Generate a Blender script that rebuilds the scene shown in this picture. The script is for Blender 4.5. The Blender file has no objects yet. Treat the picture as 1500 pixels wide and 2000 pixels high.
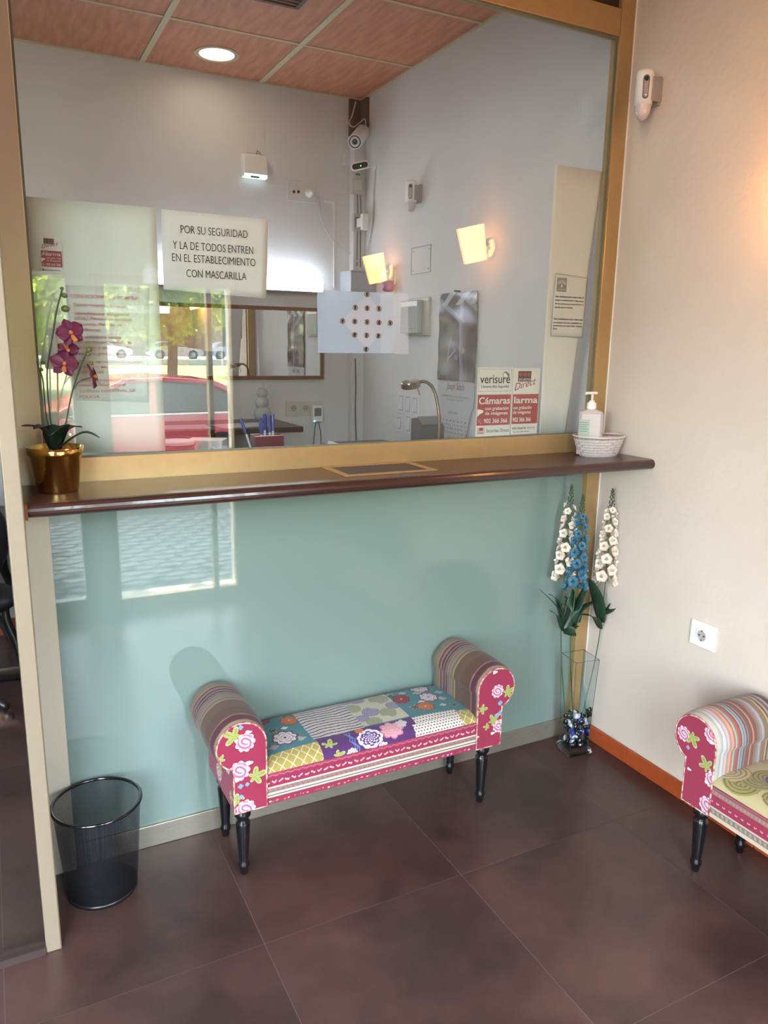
import bpy, math, random
import numpy as np
from mathutils import Vector, Matrix
random.seed(7); rng = np.random.default_rng(7)
SC = bpy.context.scene
COL = SC.collection
PI = math.pi

# ------------------------------------------------------------------ camera
F, YAW, PIT, ROL = 1484.7, 0.47668, 0.21552, 0.01659
CAM = np.array([-2.0964, -2.2694, 1.6])
_f = np.array([math.sin(YAW)*math.cos(PIT), math.cos(YAW)*math.cos(PIT), -math.sin(PIT)])
_r = np.array([math.cos(YAW), -math.sin(YAW), 0.0]); _u = np.cross(_r, _f)
_r2 = math.cos(ROL)*_r + math.sin(ROL)*_u; _u2 = -math.sin(ROL)*_r + math.cos(ROL)*_u
cd = bpy.data.cameras.new('camera'); cam = bpy.data.objects.new('camera', cd); COL.objects.link(cam)
M = Matrix(((_r2[0], _u2[0], -_f[0], CAM[0]), (_r2[1], _u2[1], -_f[1], CAM[1]), (_r2[2], _u2[2], -_f[2], CAM[2]), (0, 0, 0, 1)))
cam.matrix_world = M
cd.sensor_fit = 'VERTICAL'; cd.sensor_height = 36.0; cd.sensor_width = 27.0
cd.lens = F*36.0/2000.0; cd.clip_start = 0.02; cd.clip_end = 400
SC.camera = cam
def at(px, py, ax, val):
    """world point where the sight line of a photo pixel meets the plane axis=val"""
    d = _r2*((px-750)/F) - _u2*((py-1000)/F) + _f
    t = (val-CAM[ax])/d[ax]
    return Vector(CAM+t*d)

# ------------------------------------------------------------------ sky, sun, exposure
w = bpy.data.worlds.new('sky'); SC.world = w; w.use_nodes = True
nt = w.node_tree; bg = nt.nodes['Background']
sky = nt.nodes.new('ShaderNodeTexSky'); sky.sky_type = 'NISHITA'; sky.sun_disc = False
sky.sun_elevation = math.radians(62); sky.sun_rotation = math.radians(200)
hs = nt.nodes.new('ShaderNodeHueSaturation'); hs.inputs['Saturation'].default_value = .55
nt.links.new(sky.outputs[0], hs.inputs['Color']); nt.links.new(hs.outputs[0], bg.inputs[0]); bg.inputs[1].default_value = 2.2
sd = bpy.data.lights.new('sun', 'SUN'); sd.energy = 38.0; sd.angle = 0.009; sd.color = (1, .96, .9)
so = bpy.data.objects.new('sun', sd); COL.objects.link(so)
so.rotation_euler = Vector((0.20, 0.33, -0.93)).to_track_quat('-Z', 'Y').to_euler()
for (nm, lx, lz, sx, sz) in (('window_daylight', -1.14, 1.0, .8, 1.8), ('door_daylight', -3.23, 1.4, 1.5, 2.7)):
    a = bpy.data.lights.new(nm, 'AREA'); a.shape = 'RECTANGLE'; a.size = sx; a.size_y = sz; a.cycles.is_portal = True
    ao = bpy.data.objects.new(nm, a); COL.objects.link(ao); ao.location = (lx, -2.61, lz); ao.rotation_euler = (PI/2, 0, 0)
SC.view_settings.view_transform = 'Standard'; SC.view_settings.look = 'None'
SC.view_settings.gamma = 1.0; SC.view_settings.use_curve_mapping = False
SC.view_settings.exposure = 1.25
SC.cycles.max_bounces = 10; SC.cycles.transparent_max_bounces = 24
SC.cycles.diffuse_bounces = 5; SC.cycles.glossy_bounces = 5
SC.cycles.caustics_reflective = False; SC.cycles.caustics_refractive = False
SC.cycles.sample_clamp_indirect = 6.0

# ------------------------------------------------------------------ materials
def lin(c):
    return tuple((x/12.92 if x <= .04045 else ((x+.055)/1.055)**2.4) for x in c)
def rgb(r, g, b): return lin((r/255, g/255, b/255))
MATS = {}
FULL = {'office_plaster', 'front_plaster', 'ceiling_wood', 'mirror_silver', 'chrome', 'cream_petal', 'polished_gold', 'thick_glass_foot', 'tree_foliage', 'ceiling_grid_cream', 'grey_plate', 'beige_plate', 'switch_white', 'white_plastic', 'red_car_paint', 'lawn_soil', 'back_painted_teal_glass'}
def mat(name, col=(.8, .8, .8), rough=.5, metal=0, coat=0, noise=0, nscale=8, bump=0, bscale=60, emit=None, estr=0, trans=0, alpha=1, spec=.5, col2=None, sheen=0, stretch=None):
    if name in MATS: return MATS[name]
    if not emit and name not in FULL: col = tuple(x*.72 for x in col); col2 = tuple(x*.72 for x in col2) if col2 else None
    m = bpy.data.materials.new(name); m.use_nodes = True; MATS[name] = m
    t = m.node_tree; b = t.nodes['Principled BSDF']
    b.inputs['Base Color'].default_value = (*col, 1); b.inputs['Roughness'].default_value = rough
    b.inputs['Metallic'].default_value = metal; b.inputs['Coat Weight'].default_value = coat
    b.inputs['Coat Roughness'].default_value = .02
    b.inputs['Specular IOR Level'].default_value = spec; b.inputs['Transmission Weight'].default_value = trans
    b.inputs['Alpha'].default_value = alpha; b.inputs['Sheen Weight'].default_value = sheen
    if emit: b.inputs['Emission Color'].default_value = (*emit, 1); b.inputs['Emission Strength'].default_value = estr
    tc = t.nodes.new('ShaderNodeTexCoord')
    if noise or col2:
        n = t.nodes.new('ShaderNodeTexNoise'); n.inputs['Scale'].default_value = nscale; n.inputs['Detail'].default_value = 6
        src = tc.outputs['Object']
        if stretch:
            mp = t.nodes.new('ShaderNodeMapping'); mp.inputs['Scale'].default_value = stretch
            t.links.new(src, mp.inputs[0]); src = mp.outputs[0]
        t.links.new(src, n.inputs['Vector'])
        mx = t.nodes.new('ShaderNodeMix'); mx.data_type = 'RGBA'
        c2 = col2 if col2 else tuple(max(0, x*(1-noise)) for x in col)
        mx.inputs[6].default_value = (*col, 1); mx.inputs[7].default_value = (*c2, 1)
        r = t.nodes.new('ShaderNodeMapRange'); r.inputs[1].default_value = .35; r.inputs[2].default_value = .65
        t.links.new(n.outputs[0], r.inputs[0]); t.links.new(r.outputs[0], mx.inputs[0]); t.links.new(mx.outputs[2], b.inputs['Base Color'])
    if bump:
        n = t.nodes.new('ShaderNodeTexNoise'); n.inputs['Scale'].default_value = bscale; n.inputs['Detail'].default_value = 4
        bp = t.nodes.new('ShaderNodeBump'); bp.inputs['Strength'].default_value = bump; bp.inputs['Distance'].default_value = .01
        t.links.new(tc.outputs['Object'], n.inputs['Vector']); t.links.new(n.outputs[0], bp.inputs['Height']); t.links.new(bp.outputs[0], b.inputs['Normal'])
    return m
def glassmat(name, tint=(.97, .99, .98), f0=.08, rough=0.0):
    """thin architectural glass: see-through with a Schlick mirror layer"""
    m = bpy.data.materials.new(name); m.use_nodes = True; MATS[name] = m
    t = m.node_tree; t.nodes.clear()
    o = t.nodes.new('ShaderNodeOutputMaterial'); mx = t.nodes.new('ShaderNodeMixShader')
    tr = t.nodes.new('ShaderNodeBsdfTransparent'); tr.inputs[0].default_value = (*tint, 1)
    gl = t.nodes.new('ShaderNodeBsdfGlossy'); gl.inputs['Roughness'].default_value = rough
    lw = t.nodes.new('ShaderNodeLayerWeight'); lw.inputs[0].default_value = .5
    p = t.nodes.new('ShaderNodeMath'); p.operation = 'POWER'; p.inputs[1].default_value = 5
    a = t.nodes.new('ShaderNodeMath'); a.operation = 'MULTIPLY_ADD'; a.inputs[1].default_value = 1-f0; a.inputs[2].default_value = f0
    t.links.new(lw.outputs['Facing'], p.inputs[0]); t.links.new(p.outputs[0], a.inputs[0]); t.links.new(a.outputs[0], mx.inputs[0])
    t.links.new(tr.outputs[0], mx.inputs[1]); t.links.new(gl.outputs[0], mx.inputs[2]); t.links.new(mx.outputs[0], o.inputs[0])
    return m
def sheetmat(name, col, alpha, rough=.35):
    m = bpy.data.materials.new(name); m.use_nodes = True; MATS[name] = m
    t = m.node_tree; b = t.nodes['Principled BSDF']; b.inputs['Base Color'].default_value = (*col, 1)
    b.inputs['Roughness'].default_value = rough; b.inputs['Alpha'].default_value = alpha
    return m
def attrmat(name, rough=.85, bump=.25, sheen=.15, weave=900):
    """reads the woven / printed colours computed per vertex"""
    m = bpy.data.materials.new(name); m.use_nodes = True; MATS[name] = m
    t = m.node_tree; b = t.nodes['Principled BSDF']; b.inputs['Roughness'].default_value = rough
    b.inputs['Sheen Weight'].default_value = sheen; b.inputs['Specular IOR Level'].default_value = .25
    a = t.nodes.new('ShaderNodeAttribute'); a.attribute_name = 'print'; t.links.new(a.outputs['Color'], b.inputs['Base Color'])
    if bump:
        tc = t.nodes.new('ShaderNodeTexCoord'); n = t.nodes.new('ShaderNodeTexNoise'); n.inputs['Scale'].default_value = weave
        bp = t.nodes.new('ShaderNodeBump'); bp.inputs['Strength'].default_value = bump; bp.inputs['Distance'].default_value = .001
        t.links.new(tc.outputs['Object'], n.inputs['Vector']); t.links.new(n.outputs[0], bp.inputs['Height']); t.links.new(bp.outputs[0], b.inputs['Normal'])
    return m

WALL = mat('office_plaster', rgb(214, 214, 214), .85, noise=.05, nscale=3, bump=.15, bscale=25)
WALLF = mat('front_plaster', rgb(212, 199, 184), .85, noise=.05, nscale=3, bump=.2, bscale=40)
DAYG = mat('pale_champagne_aluminium', rgb(178, 162, 138), .36, metal=.35, noise=.03, nscale=30)  # daylit copy of the champagne aluminium; paleness from daylight is in the colour
GOLD = mat('champagne_aluminium', rgb(216, 180, 126), .34, metal=.55, noise=.06, nscale=30)
STEEL = mat('brushed_sill_aluminium', rgb(185, 176, 158), .3, metal=.6, noise=.1, nscale=20, stretch=(1, 8, 8))
TEAL = mat('back_painted_teal_glass', (.172, .236, .205), .55, coat=1.0, spec=.2); TEAL.node_tree.nodes['Principled BSDF'].inputs['Coat IOR'].default_value = 1.62
GLASS = glassmat('window_glass')
GLASS2 = glassmat('store_glass', f0=.05)
MIRROR = mat('mirror_silver', (.88, .9, .9), .01, metal=1)
DARKW = mat('dark_brown_laminate', rgb(92, 62, 52), .28, noise=.25, nscale=40, stretch=(1, 12, 12))
NOSE = mat('dark_nosing', rgb(70, 44, 38), .22, coat=.3)
CHROME = mat('chrome', (.8, .8, .8), .15, metal=1)
WHITEP = mat('white_plastic', rgb(232, 230, 226), .35)
CREAMP = mat('cream_plastic', rgb(214, 210, 198), .4)
BLACKP = mat('black_plastic', (.012, .012, .014), .35)
BLACKL = mat('black_lacquer', (.008, .008, .01), .18, coat=.6)
DGREY = mat('dark_grey_plastic', rgb(70, 74, 80), .4)
GREYP = mat('grey_plastic', rgb(130, 136, 142), .35)
PAPER = mat('paper', rgb(244, 243, 236), .8)
PAPERB = mat('bluish_paper', rgb(210, 214, 222), .6)
INK = mat('black_ink', (.02, .02, .02), .7)
GREYINK = mat('grey_ink', rgb(150, 148, 142), .7)
REDINK = mat('red_print', rgb(176, 38, 44), .6)
PALERED = mat('pale_red_ink', rgb(214, 120, 125), .7)
WHITEINK = mat('white_print', rgb(240, 238, 232), .6)
ORANGE = mat('orange_glazed_tile', rgb(196, 92, 48), .3, noise=.15, nscale=12)
WOODF = mat('reddish_wood', rgb(138, 88, 70), .4, noise=.3, nscale=20, stretch=(1, 14, 14))

# ------------------------------------------------------------------ mesh helpers
class MB:
    def __init__(s): s.v = []; s.f = []
    def add(s, vs, fs):
        n = len(s.v); s.v += [tuple(p) for p in vs]; s.f += [tuple(i+n for i in q) for q in fs]; return s
    def box(s, a, b):
        x0, y0, z0 = a; x1, y1, z1 = b
        x0, x1 = min(x0, x1), max(x0, x1); y0, y1 = min(y0, y1), max(y0, y1); z0, z1 = min(z0, z1), max(z0, z1)
        return s.add([(x0, y0, z0), (x1, y0, z0), (x1, y1, z0), (x0, y1, z0), (x0, y0, z1), (x1, y0, z1), (x1, y1, z1), (x0, y1, z1)],
                     [(0, 3, 2, 1), (4, 5, 6, 7), (0, 1, 5, 4), (1, 2, 6, 5), (2, 3, 7, 6), (3, 0, 4, 7)])
    def lathe(s, prof, c=(0, 0, 0), n=24, sx=1, sy=1, axis='z', caps=True):
        vs = []; fs = []
        for r, h in prof:
            for i in range(n):
                a = 2*PI*i/n; x, y = r*math.cos(a)*sx, r*math.sin(a)*sy
                p = (x, y, h) if axis == 'z' else ((x, h, y) if axis == 'y' else (h, x, y))
                vs.append((p[0]+c[0], p[1]+c[1], p[2]+c[2]))
        for j in range(len(prof)-1):
            for i in range(n):
                k = (i+1) % n; fs.append((j*n+i, j*n+k, (j+1)*n+k, (j+1)*n+i))
        if caps:
            fs.append(tuple(range(n))[::-1]); fs.append(tuple((len(prof)-1)*n+i for i in range(n)))
        return s.add(vs, fs)
    def tube(s, pts, r, n=8, closed=False):
        pts = [Vector(p) for p in pts]; vs = []; fs = []; m = len(pts); prev = None
        for i, p in enumerate(pts):
            if closed: d = pts[(i+1) % m]-pts[i-1]
            else: d = pts[min(i+1, m-1)]-pts[max(i-1, 0)]
            d.normalize()
            if prev is None:
                a = Vector((0, 0, 1)) if abs(d.z) < .9 else Vector((1, 0, 0)); u = d.cross(a).normalized()
            else: u = (prev-d*prev.dot(d)).normalized()
            prev = u; v = d.cross(u); rr = r[i] if isinstance(r, (list, tuple)) else r
            for k in range(n):
                a = 2*PI*k/n; vs.append(p+u*(rr*math.cos(a))+v*(rr*math.sin(a)))
        R = m if closed else m-1
        for j in range(R):
            for k in range(n):
                a = j*n+k; b = j*n+(k+1) % n; c = ((j+1) % m)*n+(k+1) % n; e = ((j+1) % m)*n+k
                fs.append((a, b, c, e))
        if not closed: fs.append(tuple(range(n))[::-1]); fs.append(tuple((m-1)*n+k for k in range(n)))
        return s.add(vs, fs)
    def prism(s, poly, lo, hi, ax=1):
        """poly of 2-D points in the two other axes, extruded along ax"""
        n = len(poly)
        def P(q, h):
            if ax == 1: return (q[0], h, q[1])
            if ax == 0: return (h, q[0], q[1])
            return (q[0], q[1], h)
        vs = [P(q, lo) for q in poly]+[P(q, hi) for q in poly]
        fs = [tuple(range(n)), tuple(range(2*n-1, n-1, -1))]
        for i in range(n): k = (i+1) % n; fs.append((i, i+n, k+n, k))
        return s.add(vs, fs)
    def ball(s, c, r, n=10, m=7):
        rx, ry, rz = (r, r, r) if not isinstance(r, (tuple, list)) else r
        vs = [(c[0], c[1], c[2]-rz)]; fs = []
        for j in range(1, m):
            t = PI*j/m
            for i in range(n):
                a = 2*PI*i/n; vs.append((c[0]+rx*math.sin(t)*math.cos(a), c[1]+ry*math.sin(t)*math.sin(a), c[2]-rz*math.cos(t)))
        vs.append((c[0], c[1], c[2]+rz))
        for i in range(n): fs.append((0, 1+(i+1) % n, 1+i))
        for j in range(m-2):
            for i in range(n):
                k = (i+1) % n; fs.append((1+j*n+i, 1+j*n+k, 1+(j+1)*n+k, 1+(j+1)*n+i))
        b = 1+(m-2)*n; e = len(vs)-1
        for i in range(n): fs.append((b+i, b+(i+1) % n, e))
        return s.add(vs, fs)
    def xform(s, Mx):
        s.v = [tuple(Mx @ Vector(p)) for p in s.v]; return s
ORG = {}
def obj(name, mb, m, parent=None, smooth=False, bevel=0, world=True, seg=2):
    me = bpy.data.meshes.new(name)
    off = ORG.get(parent.name, (0, 0, 0)) if (parent and world) else (0, 0, 0)
    me.from_pydata([(p[0]-off[0], p[1]-off[1], p[2]-off[2]) for p in mb.v], [], mb.f)
    if m: me.materials.append(m)
    if smooth:
        for p in me.polygons: p.use_smooth = True
    me.update()
    o = bpy.data.objects.new(name, me); COL.objects.link(o)
    if parent: o.parent = parent; ORG[o.name] = off
    if bevel:
        b = o.modifiers.new('bevel', 'BEVEL'); b.width = bevel; b.segments = seg; b.limit_method = 'ANGLE'
    return o
def tag(o, label, cat, group=None, kind=None):
    o['label'] = label; o['category'] = cat
    if group: o['group'] = group
    if kind: o['kind'] = kind
    return o
def thing(name, loc, label, cat, group=None, kind=None):
    o = bpy.data.objects.new(name, None); COL.objects.link(o); o.location = loc; o.empty_display_size = .05
    ORG[o.name] = tuple(loc)
    return tag(o, label, cat, group, kind)
def struct(name, mb=None, m=None, **k):
    o = obj(name, mb, m, **k) if mb else bpy.data.objects.new(name, None)
    if not mb: COL.objects.link(o); ORG[o.name] = (0, 0, 0)
    o['kind'] = 'structure'; ORG[o.name] = (0, 0, 0)
    return o
def single(name, mb, m, label, cat, base=None, group=None, **k):
    """a thing that is one mesh; its origin is put at base"""
    if base is not None: mb.v = [(p[0]-base[0], p[1]-base[1], p[2]-base[2]) for p in mb.v]
    o = obj(name, mb, m, **k)
    if base is not None: o.location = base; ORG[o.name] = tuple(base)
    return tag(o, label, cat, group)
def copy_tree(o, parent=None):
    c = o.copy(); COL.objects.link(c)
    if parent: c.parent = parent
    for ch in list(o.children): copy_tree(ch, c)
    return c
def smooth_path(P, n=8):
    P = [Vector(p) for p in P]; Q = [P[0]]+P+[P[-1]]; out = []
    for i in range(1, len(Q)-2):
        for k in range(n):
            t = k/n; a, b, c, d = Q[i-1], Q[i], Q[i+1], Q[i+2]
            out.append(.5*((2*b)+(-a+c)*t+(2*a-5*b+4*c-d)*t*t+(-a+3*b-3*c+d)*t**3))
    out.append(P[-1]); return out
def text(name, s, size, loc, m, parent, align='LEFT', rot=(PI/2, 0, 0), width=None, shear=0, space=1.0, thick=.0002, bold=0):
    c = bpy.data.curves.new(name, 'FONT'); c.body = s; c.size = size; c.align_x = align; c.shear = shear; c.space_character = space
    c.extrude = thick; c.offset = bold; c.resolution_u = 3
    t = bpy.data.objects.new('tmp_text', c); COL.objects.link(t)
    bpy.context.view_layer.update()
    me = bpy.data.meshes.new_from_object(t.evaluated_get(bpy.context.evaluated_depsgraph_get()))
    COL.objects.unlink(t); bpy.data.objects.remove(t)
    xs = [v.co.x for v in me.vertices]
    sx = 1.0
    if width and xs: sx = width/max(1e-6, max(xs)-min(xs))
    off = ORG.get(parent.name, (0, 0, 0)) if parent else (0, 0, 0)
    R = Matrix.Rotation(rot[2], 4, 'Z') @ Matrix.Rotation(rot[1], 4, 'Y') @ Matrix.Rotation(rot[0], 4, 'X')
    me.transform(Matrix.Translation(Vector(loc)-Vector(off)) @ R @ Matrix.Diagonal((sx, 1, 1, 1)))
    me.materials.clear(); me.materials.append(m)
    o = bpy.data.objects.new(name, me); COL.objects.link(o)
    if parent: o.parent = parent; ORG[o.name] = off
    return o
def gridobj(name, P, colors, m, parent, keep=None, smooth=True, world=False):
    """P (h,w,3) points, colors (h,w,3) sRGB 0-1 -> quad grid with a colour attribute"""
    h, w_, _ = P.shape
    off = np.array(ORG.get(parent.name, (0, 0, 0))) if (parent and world) else np.zeros(3)
    idx = np.arange(h*w_).reshape(h, w_)
    q = np.stack([idx[:-1, :-1], idx[:-1, 1:], idx[1:, 1:], idx[1:, :-1]], -1).reshape(-1, 4)
    if keep is not None:
        k = keep.reshape(-1); q = q[k[q].all(1)]
    used = np.unique(q); remap = np.full(h*w_, -1); remap[used] = np.arange(len(used)); q = remap[q]
    V = (P.reshape(-1, 3)-off)[used]
    me = bpy.data.meshes.new(name); me.vertices.add(len(V)); me.vertices.foreach_set('co', V.astype(np.float32).ravel())
    me.loops.add(q.size); me.loops.foreach_set('vertex_index', q.astype(np.int32).ravel())
    me.polygons.add(len(q)); me.polygons.foreach_set('loop_start', np.arange(0, q.size, 4, dtype=np.int32))
    me.polygons.foreach_set('loop_total', np.full(len(q), 4, dtype=np.int32))
    if smooth: me.polygons.foreach_set('use_smooth', np.ones(len(q), bool))
    me.update(calc_edges=True); me.validate()
    C = np.clip(colors.reshape(-1, 3)[used], 0, 1); C = C*.92+C.mean(1, keepdims=True)*.08; C = np.where(C <= .04045, C/12.92, ((C+.055)/1.055)**2.4)*.66
    a = me.color_attributes.new('print', 'FLOAT_COLOR', 'POINT')
    a.data.foreach_set('color', np.concatenate([C, np.ones((len(C), 1))], 1).astype(np.float32).ravel())
    me.materials.append(m)
    o = bpy.data.objects.new(name, me); COL.objects.link(o)
    if parent: o.parent = parent; ORG[o.name] = tuple(off)
    return o

# ================================================================== SETTING
XR, XL, YB, YS, ZC = 0.03, -4.3, 2.22, -2.30, 3.03   # right wall, left wall, back wall, storefront, ceiling
# floor: grout bed and separate tiles
FLOORM = bpy.data.materials.new('brown_porcelain'); FLOORM.use_nodes = True
t = FLOORM.node_tree; b = t.nodes['Principled BSDF']
tc = t.nodes.new('ShaderNodeTexCoord'); oi = t.nodes.new('ShaderNodeObjectInfo')
mp = t.nodes.new('ShaderNodeVectorMath'); mp.operation = 'ADD'; geo = t.nodes.new('ShaderNodeNewGeometry')
t.links.new(geo.outputs['Position'], mp.inputs[0]); t.links.new(oi.outputs['Random'], mp.inputs[1])
n1 = t.nodes.new('ShaderNodeTexNoise'); n1.inputs['Scale'].default_value = 3.2; n1.inputs['Detail'].default_value = 8; n1.inputs['Roughness'].default_value = .65
n2 = t.nodes.new('ShaderNodeTexNoise'); n2.inputs['Scale'].default_value = 26; n2.inputs['Detail'].default_value = 6
cr = t.nodes.new('ShaderNodeValToRGB'); cr.color_ramp.elements[0].position = .36; cr.color_ramp.elements[1].position = .64
cr.color_ramp.elements[0].color = (*rgb(58, 43, 40), 1); cr.color_ramp.elements[1].color = (*rgb(84, 60, 55), 1)
mx = t.nodes.new('ShaderNodeMix'); mx.data_type = 'RGBA'; mx.blend_type = 'MULTIPLY'; mx.inputs[0].default_value = .4
r2 = t.nodes.new('ShaderNodeValToRGB'); r2.color_ramp.elements[0].position = .3; r2.color_ramp.elements[0].color = (.8, .78, .78, 1); r2.color_ramp.elements[1].position = .75
for n in (n1, n2): t.links.new(mp.outputs[0], n.inputs['Vector'])
t.links.new(n1.outputs[0], cr.inputs[0]); t.links.new(n2.outputs[0], r2.inputs[0]); t.links.new(cr.outputs[0], mx.inputs[6]); t.links.new(r2.outputs[0], mx.inputs[7])
t.links.new(mx.outputs[2], b.inputs['Base Color'])
mr = t.nodes.new('ShaderNodeMapRange'); mr.inputs[3].default_value = .29; mr.inputs[4].default_value = .33; t.links.new(n1.outputs[0], mr.inputs[0]); t.links.new(mr.outputs[0], b.inputs['Roughness'])
GROUT = mat('pale_grout', rgb(128, 116, 110), .9)
fl = struct('floor', MB().box((XL, YS-.3, -.12), (XR, YB, -.0012)), GROUT)
TS = .635
def cuts(lo, hi, ph, st):
    c = [lo]; k = math.ceil((lo-ph)/st-1e-6)
    while ph+k*st < hi-1e-3:
        v = ph+k*st
        if v-lo > 1e-3: c.append(v)
        k += 1
    return c+[hi]
xs = cuts(XL, XR, -.285, TS); ys = cuts(YS-.3, YB, -.553, TS); cache = {}
for i in range(len(xs)-1):
    for j in range(len(ys)-1):
        wx, wy = xs[i+1]-xs[i]-.0024, ys[j+1]-ys[j]-.0024
        k = (round(wx, 3), round(wy, 3))
        cx, cy = (xs[i]+xs[i+1])/2, (ys[j]+ys[j+1])/2
        if k not in cache:
            o = obj('floor_tile', MB().box((-wx/2, -wy/2, -.006), (wx/2, wy/2, 0)), FLOORM, fl, world=False); cache[k] = o.data
        else: o = bpy.data.objects.new('floor_tile', cache[k]); COL.objects.link(o); o.parent = fl
        o.location = (cx, cy, 0)
# walls
wr = struct('wall_right', MB().box((XR, YS-.3, 0), (XR+.15, 0, ZC)), WALLF)
wr2 = struct('wall_office_right', MB().box((XR, 0, 0), (XR+.15, YB+.15, ZC)), WALL)
wb = struct('wall_back', MB().box((XL, YB, 0), (XR, YB+.15, ZC)), WALL)
wl = struct('wall_left', MB().box((XL-.15, YS-.3, 0), (XL, YB+.15, ZC)), WALLF)
# storefront wall: solid right part, header, kerb, piers
sf = MB().box((-.73, YS-.3, 0), (XR, YS, ZC)).box((-1.88, YS-.3, 1.96), (-.73, YS, ZC)).box((-1.88, YS-.3, 0), (-.73, YS, .03)).box((-4.3, YS-.3, 2.8), (-1.88, YS, ZC)).box((-4.3, YS-.3, 0), (-4.0, YS, 2.8))
struct('wall_front', sf, WALLF)
wf = struct('window_2')
FRW = mat('white_lacquer_frame', rgb(200, 205, 200), .4)
def frame_rect(name, x0, x1, z0, z1, w_, y0, y1, m, par):
    obj(name, MB().box((x0, y0, z0), (x0+w_, y1, z1)).box((x1-w_, y0, z0), (x1, y1, z1)).box((x0+w_, y0, z0), (x1-w_, y1, z0+w_)).box((x0+w_, y0, z1-w_), (x1-w_, y1, z1)), m, par, bevel=.002)
frame_rect('window_frame', -1.541, -.73, .03, 1.96, .05, -2.36, -2.30, GOLD, wf)
obj('pane', MB().box((-1.49, -2.335, .08), (-.78, -2.329, 1.91)), GLASS2, wf)
obj('mullion', MB().box((-.925, -2.36, .08), (-.897, -2.30, 1.91)), GOLD, wf, bevel=.002)
obj('post', MB().box((-1.69, -2.37, .03), (-1.541, -2.29, 1.96)), FRW, wf, bevel=.004)
obj('window_frame', MB().box((-1.69-.19, -2.36, .03), (-1.69, -2.3, .11)).box((-1.88, -2.36, .11), (-1.86, -2.3, 1.96)), FRW, wf, bevel=.002)
obj('pane', MB().box((-1.86, -2.335, .11), (-1.69, -2.329, 1.96)), GLASS2, wf)
dr = struct('door_1')  # unseen door, added to keep the bright street out of the left pane's reflection
DRM = mat('dark_grey_door', rgb(84, 84, 90), .45)
obj('door_leaf', MB().box((-2.46, -2.38, .01), (-1.885, -2.335, 2.2)), DRM, dr, bevel=.003)
obj('door_header', MB().box((-2.46, -2.40, 2.2), (-1.885, -2.335, 2.8)), DRM, dr, bevel=.003)
obj('door_handle', MB().tube([(-2.40, -2.335, 1.0), (-2.40, -2.295, 1.0), (-2.29, -2.295, 1.0)], .009, 8), CHROME, dr, smooth=True)
# ceiling: panels in a cream grid
ce = struct('ceiling', MB().box((XL, YS-.3, ZC+.015), (XR+.15, YB+.15, ZC+.1)), mat('ceiling_void', (.03, .03, .03), .9))
CW = mat('ceiling_wood', rgb(206, 146, 116), .5, col2=rgb(182, 122, 96), nscale=5, stretch=(6, 1, 1))
TB = mat('ceiling_grid_cream', rgb(200, 190, 160), .5)
xs = cuts(XL, XR, -.603, .6455); ys = cuts(YS, YB, 1.585, .643); cache = {}
for i in range(len(xs)-1):
    for j in range(len(ys)-1):
        wx, wy = xs[i+1]-xs[i]-.006, ys[j+1]-ys[j]-.006
        if wx < .02 or wy < .02: continue
        k = (round(wx, 3), round(wy, 3))
        if k not in cache:
            o = obj('ceiling_panel', MB().box((-wx/2, -wy/2, 0), (wx/2, wy/2, .012)), CW, ce, world=False); cache[k] = o.data
        else: o = bpy.data.objects.new('ceiling_panel', cache[k]); COL.objects.link(o); o.parent = ce
        o.location = ((xs[i]+xs[i+1])/2, (ys[j]+ys[j+1])/2, ZC)
for x in xs[1:-1]: obj('ceiling_grid_bar', MB().box((x-.014, YS, ZC-.006), (x+.014, YB, ZC+.004)), TB, ce)
for y in ys[1:-1]: obj('ceiling_grid_bar', MB().box((XL, y-.009, ZC-.004), (XR, y+.009, ZC+.006)), TB, ce)
obj('ceiling_grid_bar', MB().box((XL, YB-.015, ZC-.008), (XR, YB, ZC)).box((XR-.015, YS, ZC-.008), (XR, YB-.015, ZC)), TB, ce)
# orange skirting tiles along the right wall
bbd = struct('baseboard_right', MB().box((XR-.002, YS, 0), (XR, 0, .062)), GROUT)
y = 0.0; first = None
for y1 in [.0, -.289, -.579, -.869, -1.159, -1.449, -1.739, -2.029]:
    L = .286
    if first is None:
        first = obj('skirting_tile', MB().box((0, -L, 0.0), (.011, 0, .066)), ORANGE, bbd, world=False, bevel=.003); o = first
    else: o = first.copy(); COL.objects.link(o)
    o.parent = bbd; o.location = (XR-.013, y1-.001, .0005)
struct('baseboard_back', MB().box((XL, YB-.012, 0), (XR, YB, .09)), ORANGE)

# ================================================================== GLAZED PARTITION
SIL = .0
win = struct('window_1')
obj('jamb', MB().box((-.035, -.015, .0), (XR, .03, ZC)), GOLD, win, bevel=.002)
obj('jamb', MB().box((-2.048, -.012, .0), (-1.979, .03, ZC)), mat('cream_jamb_aluminium', rgb(250, 240, 216), .3, metal=.2), win, bevel=.002)  # storefront light that this jamb reflects is put into its pale colour
obj('bottom_rail', MB().box((-1.979, -.012, 1.206), (-.035, .03, 1.281)), GOLD, win, bevel=.002)
obj('top_rail', MB().box((-1.979, -.012, 2.668), (-.035, .03, 2.755)), GOLD, win, bevel=.002)
obj('top_rail', MB().box((-1.979, -.012, 2.97), (-.035, .03, ZC)), GOLD, win, bevel=.002)
obj('pane', MB().box((-1.979, 0.002, 1.281), (-.035, .010, 2.668)), GLASS, win)
DKP = mat('dark_brown_transom', rgb(70, 46, 38), .5, noise=.3)
obj('transom_panel', MB().box((-1.979, 0.004, 2.755), (-.035, .012, 2.97)), DKP, win)
EDGE = mat('glass_edge_seal', rgb(120, 124, 104), .4)
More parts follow.
